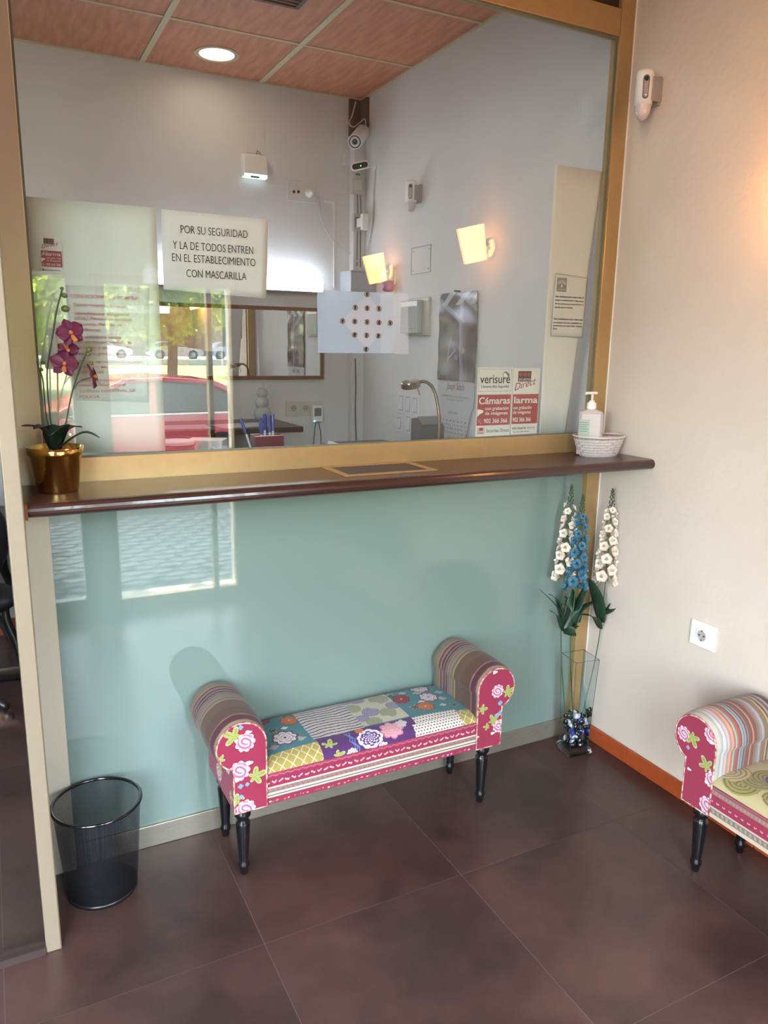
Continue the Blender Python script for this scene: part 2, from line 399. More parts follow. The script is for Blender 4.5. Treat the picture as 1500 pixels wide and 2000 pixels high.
obj('glazing_bead', MB().box((-.043, -.004, 1.281), (-.035, .001, 2.668)).box((-1.979, -.004, 2.66), (-.043, .001, 2.668)).box((-1.979, -.004, 1.281), (-.043, .001, 1.285)).box((-1.979, -.004, 1.285), (-1.973, .001, 2.66)), EDGE, win)
obj('caulk_line', MB().box((XR-.004, -.018, 0), (XR, -.015, ZC)), WHITEP, win)
wp = struct('wall_partition')
obj('teal_glass_panel', MB().box((-1.979, .010, .072), (-.035, .02, 1.206)), TEAL, wp)
obj('backing_board', MB().box((-1.979, .021, .0), (-.035, .04, 1.206)), WHITEP, wp)
obj('kick_rail', MB().box((-1.979, .0, .0), (-.035, .02, .075)), STEEL, wp, bevel=.002)
obj('cover_strip', MB().box((-1.979, .002, 1.150), (-.035, .0098, 1.168)), GOLD, wp)
po = struct('trim_1')
obj('post', MB().box((-2.087, -.33, 0), (-2.048, -.012, ZC)), DAYG, po, bevel=.003)
obj('post_groove', MB().box((-2.0515, -.3305, 0), (-2.0495, -.3298, ZC)), mat('groove_shadow_gap', rgb(110, 95, 70), .6), po)
w3 = struct('window_3')
obj('pane', MB().box((-4.3, -.328, .03), (-2.087, -.320, 2.97)), GLASS2, w3)
obj('floor_channel', MB().box((-4.3, -.335, 0), (-2.087, -.30, .022)), mat('dark_channel', rgb(88, 74, 70), .35, metal=.4), w3)
obj('top_rail', MB().box((-4.3, -.34, 2.97), (-2.087, -.30, ZC)), GOLD, w3)

# ================================================================== SHELF AND THINGS ON IT
ZS = 1.212
sh = thing('counter_shelf', (-1.0, -.15, ZS-.04), 'long dark brown shelf running along the glass partition above the teal panel', 'shelf')
obj('shelf_board', MB().box((-2.047, -.272, ZS-.036), (XR-.001, -.013, ZS)), DARKW, sh, bevel=.002)
nose = []
for k in range(9):
    a = -PI/2+PI*k/8; nose.append((-.272-.018*math.cos(a), ZS-.018+.018*math.sin(a)))
obj('nosing', MB().prism(nose, -2.047, XR-.001, ax=0), NOSE, sh, smooth=False)
obj('end_cap', MB().box((-2.0475, -.2915, ZS-.038), (-2.0395, -.268, ZS+.0008)), mat('copper_cap', rgb(150, 96, 70), .35, metal=.7), sh, bevel=.001)
# inset transaction tray
tr = thing('transaction_tray', (-1.0, -.11, ZS), 'shallow gold framed cash tray with dark mirror-like base set in the shelf', 'tray')
def flatring(x0, x1, y0, y1, w_, z0, z1):
    return MB().box((x0, y0, z0), (x0+w_, y1, z1)).box((x1-w_, y0, z0), (x1, y1, z1)).box((x0+w_, y0, z0), (x1-w_, y0+w_, z1)).box((x0+w_, y1-w_, z0), (x1-w_, y1, z1))
obj('tray_frame', flatring(-1.165, -.84, -.21, -.013, .022, ZS, ZS+.003), GOLD, tr, bevel=.001)
obj('tray_plate', MB().box((-1.143, -.188, ZS), (-.862, -.035, ZS+.001)), mat('dark_steel_plate', rgb(72, 74, 84), .42, spec=.3), tr)
# orchid
OX, OY = -1.957, -.125
GOLDPOT = mat('polished_gold', rgb(232, 192, 112), .12, metal=1, bump=.2, bscale=14)
pot = thing('flower_pot', (OX, OY, ZS), 'shiny gold conical pot holding the purple orchid at the left end of the shelf', 'pot')
obj('pot_wall', MB().lathe([(.0495, 0), (.051, .004), (.0635, .095), (.069, .100), (.070, .118), (.0665, .118), (.060, .094), (.02, .094)], (OX, OY, ZS), 40), GOLDPOT, pot, smooth=True)
obj('moss', MB().lathe([(.061, .094), (.05, .102), (.02, .106), (.001, .107)], (OX, OY, ZS), 18), mat('dark_moss', rgb(48, 52, 36), .9, noise=.5, bump=.8), pot, smooth=True)
orc = thing('artificial_orchid', (OX, OY, ZS+.1), 'deep magenta artificial orchid with green buds standing in the gold pot', 'plant')
STEMM = mat('orchid_stem', rgb(62, 66, 40), .6); CANE = mat('bamboo_cane', rgb(168, 132, 92), .6)
PETAL = mat('magenta_petal', rgb(112, 16, 66), .55, noise=.25, nscale=60); LIP = mat('orchid_lip', rgb(214, 130, 70), .5)
BUD = mat('green_bud', rgb(98, 112, 50), .5); OLEAF = mat('dark_orchid_leaf', rgb(34, 46, 36), .35)
Y0 = OY
def A(px, py, y=Y0): return at(px, py, 1, y)
base = Vector((OX+.008, OY, ZS+.1))
st1 = smooth_path([base, A(123, 800), A(104, 790, Y0+.01), A(96, 730), A(103, 660), A(107, 620), A(116, 585), A(123, 562)][0:1]+[A(100, 830), A(92, 740), A(97, 690), A(104, 650), A(110, 610), A(122, 563)])
obj('flower_stem', MB().tube(st1, .0022, 6), STEMM, orc, smooth=True)
obj('flower_stem', MB().tube(smooth_path([base, A(92, 820), A(84, 745), A(77, 722), A(72, 705)]), .002, 6), STEMM, orc, smooth=True)
obj('flower_stem', MB().tube(smooth_path([base, A(128, 830), A(140, 770), A(156, 720), A(172, 682)]), .0021, 6), STEMM, orc, smooth=True)
obj('flower_stem', MB().tube(smooth_path([A(143, 762), A(155, 745), A(178, 737)]), .0016, 6), STEMM, orc, smooth=True)
obj('support_cane', MB().tube([base, A(112, 720), A(110, 640)], .0024, 6), CANE, orc)
for px, py, r in ((121, 563, .005), (126, 577, .008), (128, 603, .011), (84, 708, .0055), (80, 722, .006), (174, 683, .008), (172, 692, .006), (178, 710, .006)):
    obj('bud', MB().ball(A(px, py), (r, r, r*.8), 10, 6), BUD, orc, smooth=True)
def petal_mb(L, W, cup=.15, curl=.2, nu=6, nv=4, tip=.6, base_w=.25):
    """petal along +x in the xy plane, normal +z"""
    vs = []; fs = []
    for i in range(nu+1):
        t = i/nu; wv = W*(math.sin(PI*min(1, t*tip+(1-tip)*t*t*.9+.06))**.8)*(.5)
        wv = max(wv, W*base_w*.3*(1-t))
        for j in range(nv+1):
            s = (j/nv-.5)*2
            vs.append((L*t, wv*s, cup*W*s*s+curl*L*t*t))
    for i in range(nu):
        for j in range(nv):
            a = i*(nv+1)+j; fs.append((a, a+nv+1, a+nv+2, a+1))
    return MB().add(vs, fs)
def orient(c, nrm, up=(0, 0, 1), rot=0):
    n = Vector(nrm).normalized(); u = Vector(up); x = (u-n*u.dot(n)).normalized(); y = n.cross(x)
    Mx = Matrix((x, y, n)).transposed().to_4x4()
    return Matrix.Translation(Vector(c)) @ Mx @ Matrix.Rotation(rot, 4, 'Z')
def orchid_flower(c, nrm, R, up=(0, 0, 1)):
    f = obj('flower', MB().ball((0, 0, .006), (.006, .006, .008), 8, 5).add([(-.004, -.004, .004), (-.022, -.006, .014), (-.026, 0, .018), (-.022, .006, .014), (-.004, .004, .004)], [(0, 1, 2, 3, 4)]).xform(orient(c, nrm, up)), LIP, orc, smooth=True)
    for a, L, W in ((0, 1, .75), (75, 1.0, 1.05), (-75, 1.0, 1.05), (140, .95, .7), (-140, .95, .7)):
        p = petal_mb(L*R, W*R, .1, -.12+.1*random.random())
        p.xform(Matrix.Translation((0, 0, .003 if abs(a) == 75 else 0)) @ Matrix.Rotation(math.radians(a), 4, 'Z')).xform(orient(c, nrm, up))
        ob = obj('petal', p, PETAL, f, smooth=True)
        ob.modifiers.new('thick', 'SOLIDIFY').thickness = .0012
n0 = (.25, -1, .1)
orchid_flower(A(137, 650, Y0-.012), (.2, -1, .15), .036, (-.35, 0, 1))
orchid_flower(A(132, 683, Y0+.012), (.1, -1, -.2), .028, (.4, 0, -1))
orchid_flower(A(125, 711, Y0-.012), (.1, -1, .25), .036, (.2, 0, 1))
orchid_flower(A(181, 737, Y0), (.98, -.28, .25), .036, (-.25, 0, 1))
def strap_leaf(pts, W, m, par, fold=.25, name='leaf', tip=1.0):
    """leaf blade along a path"""
    P = smooth_path(pts, 5); n = len(P); vs = []; fs = []
    for i, p in enumerate(P):
        t = i/(n-1); d = (P[min(i+1, n-1)]-P[max(i-1, 0)]).normalized(); s = d.cross(Vector((0, 0, 1)))
        if s.length < .15: s = Vector((1, 0, 0))
        s.normalize(); up = s.cross(d); ww = W*.62*max(.06, math.sin(PI*min(1, .12+.88*t))**.7 if t < .98 else .05)
        vs += [p-s*ww+up*fold*ww, p, p+s*ww+up*fold*ww]
    for i in range(n-1):
        a = i*3; fs += [(a, a+1, a+4, a+3), (a+1, a+2, a+5, a+4)]
    o = obj(name, MB().add(vs, fs), m, par, smooth=True); o.modifiers.new('thick', 'SOLIDIFY').thickness = .0010
    return o
lb = Vector((OX, OY, ZS+.105))
strap_leaf([lb, A(80, 838, Y0-.01), A(42, 832, Y0-.03)], .036, OLEAF, orc)
strap_leaf([lb, A(95, 836, Y0-.03), A(66, 838, Y0-.06)], .04, OLEAF, orc)
strap_leaf([lb, A(118, 832, Y0-.05), A(95, 852, Y0-.085)], .036, OLEAF, orc)
strap_leaf([lb, A(135, 838, Y0), A(160, 834, Y0+.02)], .03, OLEAF, orc)
strap_leaf([lb, A(160, 846, Y0-.02), A(195, 855, Y0-.03)], .026, OLEAF, orc)
# white basket with sanitiser bottle
BX, BY = -.088, -.118
bk = thing('plastic_basket', (BX, BY, ZS), 'small oval white woven plastic basket at the right end of the shelf', 'basket')
def basket_ring(z0, z1, sc0, sc1, phase):
    vs = []; fs = []; n = 72
    for z, s in ((z0, sc0), (z1, sc1)):
        for off in (0, .0022):
            for i in range(n):
                a = 2*PI*i/n; wv = .0016*math.sin(a*14+phase)
                vs.append((BX+(.094*s+off+wv)*math.cos(a)*1.0, BY+(.068*s+off+wv)*math.sin(a), z))
    for i in range(n):
        k = (i+1) % n
        fs += [(n+i, n+k, 3*n+k, 3*n+i), (i, 2*n+i, 2*n+k, k), (i, k, n+k, n+i), (2*n+i, 3*n+i, 3*n+k, 2*n+k)]
    return MB().add(vs, fs)
BASKM = mat('white_basket_plastic', rgb(236, 226, 222), .4)
bs = lambda z: .78+.32*(z/.074)**.8
for k in range(6):
    z0 = .006+k*.0098; obj('woven_band', basket_ring(ZS+z0, ZS+z0+.0082, bs(z0), bs(z0+.0082), PI*(k % 2)), BASKM, bk, smooth=False)
rb = MB()
for i in range(28):
    a = 2*PI*(i+.5)/28
    rb.tube([(BX+(.094*bs(z)+.001)*math.cos(a), BY+(.068*bs(z)+.001)*math.sin(a), ZS+z) for z in (.002, .03, .066)], .0016, 5)
obj('upright_ribs', rb, BASKM, bk)
obj('basket_rim', MB().tube([(BX+(.094*1.10+.002)*math.cos(a), BY+(.068*1.10+.002)*math.sin(a), ZS+.071+.003*abs(math.cos(a))) for a in [2*PI*i/48 for i in range(48)]], .0036, 8, closed=True), BASKM, bk, smooth=True)
obj('basket_base', MB().lathe([(.076, 0), (.078, .004), (.001, .004)], (BX, BY, ZS), 36, sy=.72), BASKM, bk)
SX, SY = -.128, -.11
bt = thing('sanitiser_bottle', (SX, SY, ZS+.005), 'translucent white pump bottle of hand gel standing in the white basket', 'bottle')
BOTM = mat('milky_plastic', rgb(232, 224, 220), .25, trans=.15)
z0 = ZS+.005
MX = Matrix.Translation((SX, SY, z0)) @ Matrix.Rotation(math.radians(-38), 4, 'Z')
def octo(w_, h_, c): return [(-w_+c, -h_), (w_-c, -h_), (w_, -h_+c), (w_, h_-c), (w_-c, h_), (-w_+c, h_), (-w_, h_-c), (-w_, -h_+c)]
bm_ = MB()
vs = []; rings = [(.043, .026, 0), (.044, .027, .004), (.044, .027, .150), (.040, .024, .158), (.018, .016, .166), (.016, .016, .168)]
for a_, b_, z in rings: vs += [(x, y, z) for x, y in octo(a_, b_, min(a_, b_)*.4)]
fs = [tuple(range(8))[::-1], tuple(range(40, 48))]
for j in range(5):
    for i in range(8): k = (i+1) % 8; fs.append((j*8+i, j*8+k, j*8+8+k, j*8+8+i))
obj('bottle_body', bm_.add(vs, fs).xform(MX), BOTM, bt, bevel=.003)
obj('collar', MB().lathe([(.0165, .166), (.0175, .168), (.0165, .190), (.010, .192), (.0095, .198), (.004, .198), (.0045, .222)], n=20).xform(MX), WHITEP, bt, smooth=True)
obj('pump_head', MB().box((-.030, -.008, .221), (.020, .008, .230)).box((-.034, -.005, .219), (-.028, .005, .226)).xform(Matrix.Translation((SX, SY, z0))), WHITEP, bt, bevel=.003)
LG = mat('green_label', rgb(176, 196, 178), .5)
lab = obj('label', MB().box((-.041, -.0278, .02), (-.004, -.0271, .13)).xform(MX), LG, bt)
obj('hazard_mark', MB().prism([(-.022, .038), (-.014, .046), (-.022, .054), (-.030, .046)], -.0284, -.0279).xform(MX), REDINK, lab)
obj('hazard_mark', MB().prism([(-.022, .0405), (-.0165, .046), (-.022, .0515), (-.0275, .046)], -.0288, -.0285).xform(MX), WHITEINK, lab)
for k in range(5): obj('print_line', MB().box((-.038, -.0284, .118-.008*k), (-.012+.004*(k % 2), -.0279, .120-.008*k)).xform(MX), mat('label_ink', rgb(110, 135, 120), .6), lab)
obj('label', MB().box((.0441, -.017, .02), (.0448, .018, .135)).xform(MX), LG, bt)
obj('yellow_mark', MB().lathe([(.009, 0), (.009, .0006)], (.0449, 0.0, .118), 12, axis='x').xform(MX), mat('yellow_print', rgb(232, 200, 40), .5), bt)
obj('blue_mark', MB().box((.0449, -.006, .07), (.0456, .006, .098)).xform(MX), mat('navy_print', rgb(40, 40, 110), .5), bt)

# ================================================================== UPHOLSTERED BENCHES
class Paint:
    def __init__(s, X, Y, base):
        s.X, s.Y = X, Y; s.C = np.empty(X.shape+(3,)); s.C[:] = np.array(base)/255.
    def fill(s, m, c, a=1.0):
        m = m.astype(float)[..., None]*a; s.C = s.C*(1-m)+m*np.array(c)/255.
    def pol(s, cx, cy, sy=1): dx, dy = s.X-cx, (s.Y-cy)/sy; return np.hypot(dx, dy), np.arctan2(dy, dx)
    def disc(s, cx, cy, r, c, sy=1, a=1): R, T = s.pol(cx, cy, sy); s.fill(R < r, c, a)
    def scallop(s, cx, cy, r, n, c, depth=.18, ph=0, sy=1):
        R, T = s.pol(cx, cy, sy); s.fill(R < r*(1-depth+depth*np.abs(np.cos(n*T/2+ph))), c)
    def rose(s, cx, cy, r, pal=((246, 226, 232), (226, 158, 186), (190, 104, 146), (248, 214, 190))):
        s.scallop(cx, cy, r*1.06, 9, pal[0]); s.scallop(cx, cy, r*.9, 7, pal[1], ph=.5)
        R, T = s.pol(cx, cy)
        sw = np.sin(R/r*15+T*1.0+1.3*np.sin(2*T)); s.fill((R < r*.82) & (sw > .55), pal[2]); s.fill((R < r*.82) & (sw < -.55), pal[0])
        s.disc(cx+r*.1, cy, r*.18, pal[3])
    def leaf(s, cx, cy, r, ang=0, c=(178, 190, 96), v=(112, 140, 66)):
        R, T = s.pol(cx, cy); T = T-ang
        sh_ = r*(.42+.58*np.abs(np.cos(2.5*T))**1.6)*(.75+.25*np.cos(T)); s.fill(R < sh_*1.1, (222, 224, 160)); s.fill(R < sh_, c)
        s.fill((R < sh_*.8) & (np.abs(np.sin(2.5*T)) < .10), v)
    def peony(s, cx, cy, r, c=(240, 226, 230), line=(110, 60, 80), core=(150, 40, 70)):
        for rr, n, ph in ((1.08, 8, 0), (1.0, 8, 0), (.66, 6, .7), (.36, 5, .2)):
            s.scallop(cx, cy, r*rr*1.04, n, line, .22, ph); s.scallop(cx, cy, r*rr*.95, n, c, .22, ph)
        R, T = s.pol(cx, cy); s.fill((R < r*.85) & (np.abs(np.sin(4*T+.4)) < .07), line); s.disc(cx, cy, r*.13, core)
    def swirl(s, cx, cy, r, c, line):
        R, T = s.pol(cx, cy); s.fill(R < r, c); s.fill((R < r) & (np.sin(R/r*26+T) > .55), line)
FAB = attrmat('printed_upholstery')
RED = (172, 46, 80)
def floral(P, spots):
    for k, x, y, r, a in spots:
        r = r*1.38
        if k == 'rose': P.rose(x, y, r)
        elif k == 'leaf': P.leaf(x, y, r, a)
        elif k == 'blue': P.scallop(x, y, r, 4, (134, 176, 216), .3)
        elif k == 'dot': P.scallop(x, y, r, 3, (200, 40, 40), .3)
        elif k == 'white': P.scallop(x, y, r, 3, (244, 236, 232), .35, sy=.6)
XI, XB, XC, RC, ZCE = .375, .475, .449, .074, .456
YF, YK = -.148, .145
def arm_profile(n=44):
    pts = [(XI, .300+(.456-.300)*i/12) for i in range(12)]
    a1 = -math.acos((XB-XC)/RC)
    for i in range(n+1):
        a = PI+(a1-PI)*i/n; pts.append((XC+RC*math.cos(a), ZCE+RC*math.sin(a)))
    return pts
def stripes(bands, t, jit):
    c = np.empty(t.shape+(3,)); c[:] = np.array(bands[-1][1])/255.
    for t1, col in reversed(bands): c[t < t1] = np.array(col)/255.
    return c*(1+jit[..., None])
ARM_A = [(.03, (178, 160, 140)), (.05, (110, 72, 86)), (.115, (104, 58, 76)), (.13, (180, 150, 140)), (.15, (120, 84, 76)), (.30, (116, 88, 74)), (.47, (124, 100, 86)), (.49, (206, 186, 128)), (.53, (140, 138, 112)), (.57, (168, 158, 152)), (.60, (156, 136, 140)), (.625, (176, 160, 140)), (.64, (128, 92, 90)), (.66, (170, 158, 150)), (.69, (108, 70, 76)), (.72, (160, 138, 146)), (.75, (104, 64, 72)), (.78, (168, 150, 156)), (.80, (182, 96, 92)), (.82, (130, 52, 62)), (.85, (176, 162, 142)), (.93, (156, 148, 130)), (1.1, (138, 134, 118))]
ARM_B = [(.04, (206, 196, 180)), (.07, (176, 176, 170)), (.10, (216, 206, 198)), (.12, (170, 178, 180)), (.15, (220, 190, 184)), (.18, (200, 150, 140)), (.21, (226, 176, 138)), (.235, (196, 120, 92)), (.255, (180, 190, 186)), (.275, (150, 140, 136)), (.31, (188, 96, 72)), (.33, (120, 96, 96)), (.35, (176, 186, 190)), (.37, (140, 128, 130)), (.39, (166, 172, 176)), (.41, (110, 84, 84)), (.43, (150, 140, 140)), (.49, (140, 92, 80)), (.51, (210, 150, 120)), (.56, (132, 90, 78)), (.60, (158, 120, 100)), (.63, (150, 148, 152)), (.67, (184, 172, 170)), (.74, (150, 122, 100)), (.76, (216, 184, 116)), (.79, (120, 90, 80)), (.82, (170, 166, 164)), (.86, (128, 100, 92)), (.89, (176, 160, 150)), (1.1, (104, 70, 70))]
ARM_A = [(t_, (c_[0]*.90, c_[1]*.84, c_[2]*.80)) for t_, c_ in ARM_A]
def build_bench(name, loc, rot, label, spots, seatfun, bands):
    B = thing(name, loc, label, 'bench'); B.rotation_euler = (0, 0, rot)
    KW = dict(world=False)
    REDM = mat('red_upholstery', lin(tuple(c/255 for c in RED)), .85, sheen=.15)
    PIPM = mat('floral_piping', rgb(170, 40, 70), .8, col2=rgb(236, 222, 196), nscale=70)
    # seat frame and printed apron
    obj('seat_frame', MB().box((-XI, -.138, .247), (XI, .14, .345)), REDM, B, **KW)
    nx, nz = 420, 60
    X, Z = np.meshgrid(np.linspace(-XI, XI, nx), np.linspace(.244, .347, nz)); q = (Z-.244)/.103
    P = Paint(X, Z, RED)
    if seatfun == 'patch':
        P.fill((q > .93), (196, 60, 90)); P.fill((np.abs(q-.90-.018*np.sin(X*260)) < .018), (214, 150, 168), .7)
        P.fill((np.abs(q-.70+.028*np.sin(X*300+1.6*np.sin(X*90))) < .028) & (np.sin(X*300) > -.55), (232, 196, 204))
        P.fill((q < .555) & (q > .505), (240, 226, 200)); P.fill((q < .505) & (q > .36), (132, 126, 118))
        xx = (X*62) % 1.0; P.fill((np.hypot((xx-.5)*.0161, (q-.43)*.103+.0016*np.sin(X*40)) < .0046), (212, 120, 116))
        P.fill((np.hypot((xx-.02)*.0161, (q-.46)*.103) < .0024), (170, 176, 150))
        P.fill((q < .36) & (q > .30), (240, 228, 206)); P.fill((q < .30) & (q > .27), (90, 86, 80)); P.fill((q < .27) & (q > .215), (234, 224, 206))
        P.fill((q < .215) & (q > .19), (120, 110, 96))
        for i in range(46): xx = -XI+.75*(i+rng.random())/46; P.disc(xx, .244+.0055+.004*rng.random(), .002+.003*rng.random(), [(236, 214, 196), (120, 140, 90), (150, 170, 190), (240, 190, 200)][i % 4], .6)
    else:
        P.fill(q > .90, (180, 130, 130)); P.fill((q < .87) & (q > .72), (158, 130, 120)); P.fill((q < .84) & (q > .75) & (np.sin(X*520) > 0), (206, 140, 130))
        P.fill((np.abs(q-.52+.02*np.sin(X*300)) < .02) & (np.sin(X*300) > .2), (226, 180, 180))
        P.fill((q < .34) & (q > .30), (226, 206, 180)); P.fill((q < .30) & (q > .13), (140, 132, 116)); P.fill((q < .27) & (q > .16) & (np.sin(X*400+9*q) > .1), (196, 160, 150)); P.fill((q < .13), (222, 204, 176))
    gridobj('apron', np.stack([X, np.full_like(X, -.1455)+.0*X, Z], -1), P.C, FAB, B)
    # cushion
    nu, nv = 500, 260
    U, T = np.meshgrid(np.linspace(0, 1, nu), np.linspace(-1, 1, nv)); T = np.sign(T)*(1-(1-np.abs(T))**1.5)
    Yc = .148*T; dome = (1-.35*np.abs(2*U-1)**6); pu = .0012*np.sin(U*23)*np.cos(T*5)
    Zc = .345+.042*dome*np.sqrt(np.clip(1-np.abs(T)**5, 0, 1))+pu*(1-np.abs(T)**4)
    Vq = (Yc+.145)/.29-np.where(T < 0, (.387-Zc)*.9/.29, 0)*(np.abs(T) > .8)
    P = Paint(U*.75, Vq*.29, (60, 130, 140)); W = .75; H = .29
    def reg(u0, u1, v0, v1): return (U >= u0) & (U < u1) & (Vq >= v0) & (Vq < v1)
    if seatfun == 'patch':
        P.C[:] = np.array((66, 132, 142))/255.
        for (u, v, r, c) in ((.03, .55, .022, (186, 178, 160)), (.19, .30, .02, (186, 180, 168)), (.07, .28, .018, (176, 160, 150)), (.85, .74, .02, (180, 188, 176)), (.93, .50, .02, (176, 186, 172)), (.78, .80, .016, (190, 186, 170)), (.90, .34, .014, (200, 196, 178)), (.72, .85, .014, (170, 180, 170)), (.955, .68, .018, (168, 182, 168)), (.16, .60, .012, (230, 226, 220)), (.82, .50, .014, (232, 228, 224))): P.scallop(u*W, v*H, r, 4, c, .4, sy=.7)
        for (u, v, r, a) in ((.10, .60, .022, .4), (.20, .86, .018, 2), (.71, .77, .024, 1), (.77, .40, .022, 2.5), (.91, .78, .02, 0), (.95, .30, .018, 1)): P.leaf(u*W, v*H, r, a, (84, 84, 76), (50, 56, 50))
        P.peony(.135*W, .40*H, .040); P.peony(.885*W, .86*H, .036); P.peony(.875*W, .58*H, .034)
        for (u, v, c, l) in ((.20, .74, (214, 120, 66), (160, 70, 40)), (.815, .38, (214, 118, 62), (160, 70, 40)), (.745, .66, (172, 40, 56), (110, 20, 36)), (.09, .90, (170, 44, 60), (110, 20, 36))): P.peony(u*W, v*H, .030, c, l, (236, 200, 120))
        m = reg(.0, .245, -1, .17)|reg(.925, 1.1, -1, .17); P.fill(m, (184, 164, 84))
        gx, gy = U*W/.034, Vq*H/.048; d1 = np.abs(((gx+gy) % 1)-.5); d2 = np.abs(((gx-gy) % 1)-.5)
        P.fill(m & ((d1 > .455)|(d2 > .455)), (236, 226, 190)); P.fill(m & (d1 > .42) & (d2 > .42), (240, 232, 204))
        m = reg(.235, .475, .22, 2); P.fill(m, (226, 216, 206))
        ph = Vq*H/.0168+.16*np.sin(U*30+Vq*3)+.09*np.sin(U*67+Vq*9); P.fill(m & (np.abs((ph % 1)-.5) < .17), (84, 60, 98)); P.fill(m & (np.abs(((ph+.5) % 1)-.5) < .045), (140, 128, 120))
        m = reg(.475, .70, .24, 2); Q = Paint(U*W, Vq*H, (206, 200, 172))
        for (u, v, r, l) in ((.55, .88, .026, 1), (.65, .78, .030, 0), (.56, .52, .026, 1), (.63, .42, .026, 0), (.68, .56, .022, 1), (.50, .68, .024, 0), (.535, .30, .024, 0), (.50, .42, .020, 1), (.49, .88, .018, 1), (.60, .66, .022, 2), (.60, .30, .016, 2), (.69, .36, .018, 2), (.60, .98, .02, 0)):
            Q.swirl(u*W, v*H, r*1.2, [(172, 176, 138), (168, 154, 180), (214, 206, 184)][l], [(140, 148, 108), (130, 114, 150), (190, 182, 156)][l])
        P.C[m] = Q.C[m]
        m = reg(.245, .70, -1, .22); Q = Paint(U*W, Vq*H, (92, 50, 112))
        Q.leaf(.285*W, .06*H, .030, 1.2); Q.leaf(.31*W, -.12*H, .024, .3)
        for k in range(3):
            xx = U*W-(.385*W+k*.006); Q.fill((np.abs(xx+.12*(Vq*H)+.004*np.sin(Vq*40+k)) < .0016) & (Vq < .2), (104, 140, 196))
        Q.scallop(.47*W, .02*H, .046, 9, (238, 230, 240), .1); R_, T_ = Q.pol(.47*W, .02*H); Q.fill((R_ < .036), (84, 52, 120)); Q.fill((R_ < .036) & (np.sin(R_*520)*np.sin(T_*8+np.floor(R_*82)*.9) > .1), (226, 214, 236))
        Q.peony(.58*W, .07*H, .040, (232, 170, 180), (206, 130, 150), (240, 200, 180)); Q.scallop(.64*W, .15*H, .02, 5, (214, 200, 204), .3)
        Q.peony(.375*W, -.13*H, .020, (240, 232, 236), (90, 50, 90)); Q.peony(.52*W, -.15*H, .02, (240, 232, 236), (90, 50, 90)); Q.scallop(.44*W, .19*H, .016, 5, (214, 120, 66), .3); Q.scallop(.30*W, -.2*H, .016, 5, (220, 140, 90), .3)
        P.C[m] = Q.C[m]
        m = reg(.70, .925, -1, .20)|(reg(.68, .925, -1, .06)); P.fill(m, (228, 222, 212))
        gx = U*W/.0115; gy = Vq*H/.0125; sx_ = (gx+.5*(np.floor(gy) % 2)) % 1-.5; sy_ = gy % 1-.5
        P.fill(m & (np.hypot(sx_, sy_*1.3) < .30), (70, 84, 96)); P.fill(m & (np.hypot(sx_-.15, sy_*1.3-.1) < .15), (196, 120, 120))
    else:
        Q = Paint(U*W, Vq*H, (206, 192, 140))
        r2_ = np.random.default_rng(3)
        for i in range(90):
            l = i % 3; Q.swirl(r2_.random()*W, (r2_.random()*1.3-.2)*H, .040+.022*r2_.random(), [(168, 158, 96), (140, 112, 136), (204, 190, 136)][l], [(122, 112, 60), (84, 62, 92), (150, 134, 84)][l])
        P.C = Q.C
    edge = np.clip((np.abs(T)-.93)/.07, 0, 1)
    gridobj('seat_cushion', np.stack([(U-.5)*.75, Yc, Zc], -1), P.C, FAB, B)
    obj('seam_piping', MB().tube([(-XI, -.1475, .3455), (-.2, -.149, .3455), (.2, -.149, .3455), (XI, -.1475, .3455)], .0026, 6), REDM, B, smooth=True, **KW)
    prof = arm_profile()
    for sgn in (-1, 1):
        pr = np.array(prof); M_ = 150; yy = np.linspace(YF+.003, YK, M_)
        PX = np.empty((M_, len(pr), 3)); cen = np.array([XC, ZCE])
        d = np.minimum(yy-yy[0], 10); pf = .012*(1-np.exp(-d/.018)) - .010*np.exp(-(yy[-1]-yy)/.006)
        for i, y in enumerate(yy):
            v = pr-cen; L = np.hypot(v[:, 0], v[:, 1]); rad = v/L[:, None]
            wgt = np.where(pr[:, 1] < ZCE, np.where(pr[:, 0] < XC, .4, .8), 1.0)
            q = pr+rad*(pf[i]*wgt)[:, None]*np.where(pr[:, 1:2] < .36, .2, 1)
            PX[i, :, 0] = sgn*q[:, 0]; PX[i, :, 1] = y+.0012*np.sin(np.arange(len(pr))*.5+sgn); PX[i, :, 2] = q[:, 1]
        t_ = (yy-yy[0])/(yy[-1]-yy[0]); TT = np.repeat(t_[:, None], len(pr), 1)+.006*np.sin(np.linspace(0, 9, len(pr)))[None, :]
        j = .05*np.sin(TT*420+np.sin(TT*60)*3)+.03*rng.standard_normal((M_, 1))
        arm = gridobj('armrest', PX if sgn < 0 else PX[:, ::-1], stripes(bands, TT, j) if sgn < 0 else stripes(bands, TT, j)[:, ::-1], FAB, B)
        # floral base under the roll
        obj('armrest_base', MB().box((sgn*(XI+.001), YF+.006, .246), (sgn*(XB-.001), YK-.004, .398)), REDM, B, **KW)
        Yg, Zg = np.meshgrid(np.linspace(YF+.006, YK-.004, 110), np.linspace(.246, .396, 60)); P = Paint(Yg, Zg, RED)
        floral(P, [('rose', -.08, .37, .02, 0), ('leaf', -.05, .36, .02, 1), ('rose', .02, .29, .02, 0), ('leaf', .0, .31, .018, 2), ('rose', .10, .36, .02, 0), ('leaf', .09, .33, .018, 0), ('leaf', -.11, .28, .018, 3), ('blue', -.02, .35, .006, 0)])
        gridobj('side_panel', np.stack([np.full_like(Yg, sgn*XB), Yg, Zg], -1), P.C, FAB, B)
        # rounded end panel
        body = [(XI, .244)]+[(p[0], p[1]) for p in prof if p[1] > .30]+[(XB, .39), (XB, .244)]
        body = [(sgn*a, z) for a, z in body]
        obj('back_panel', MB().prism(body, YK-.004, YK), REDM, B, **KW)
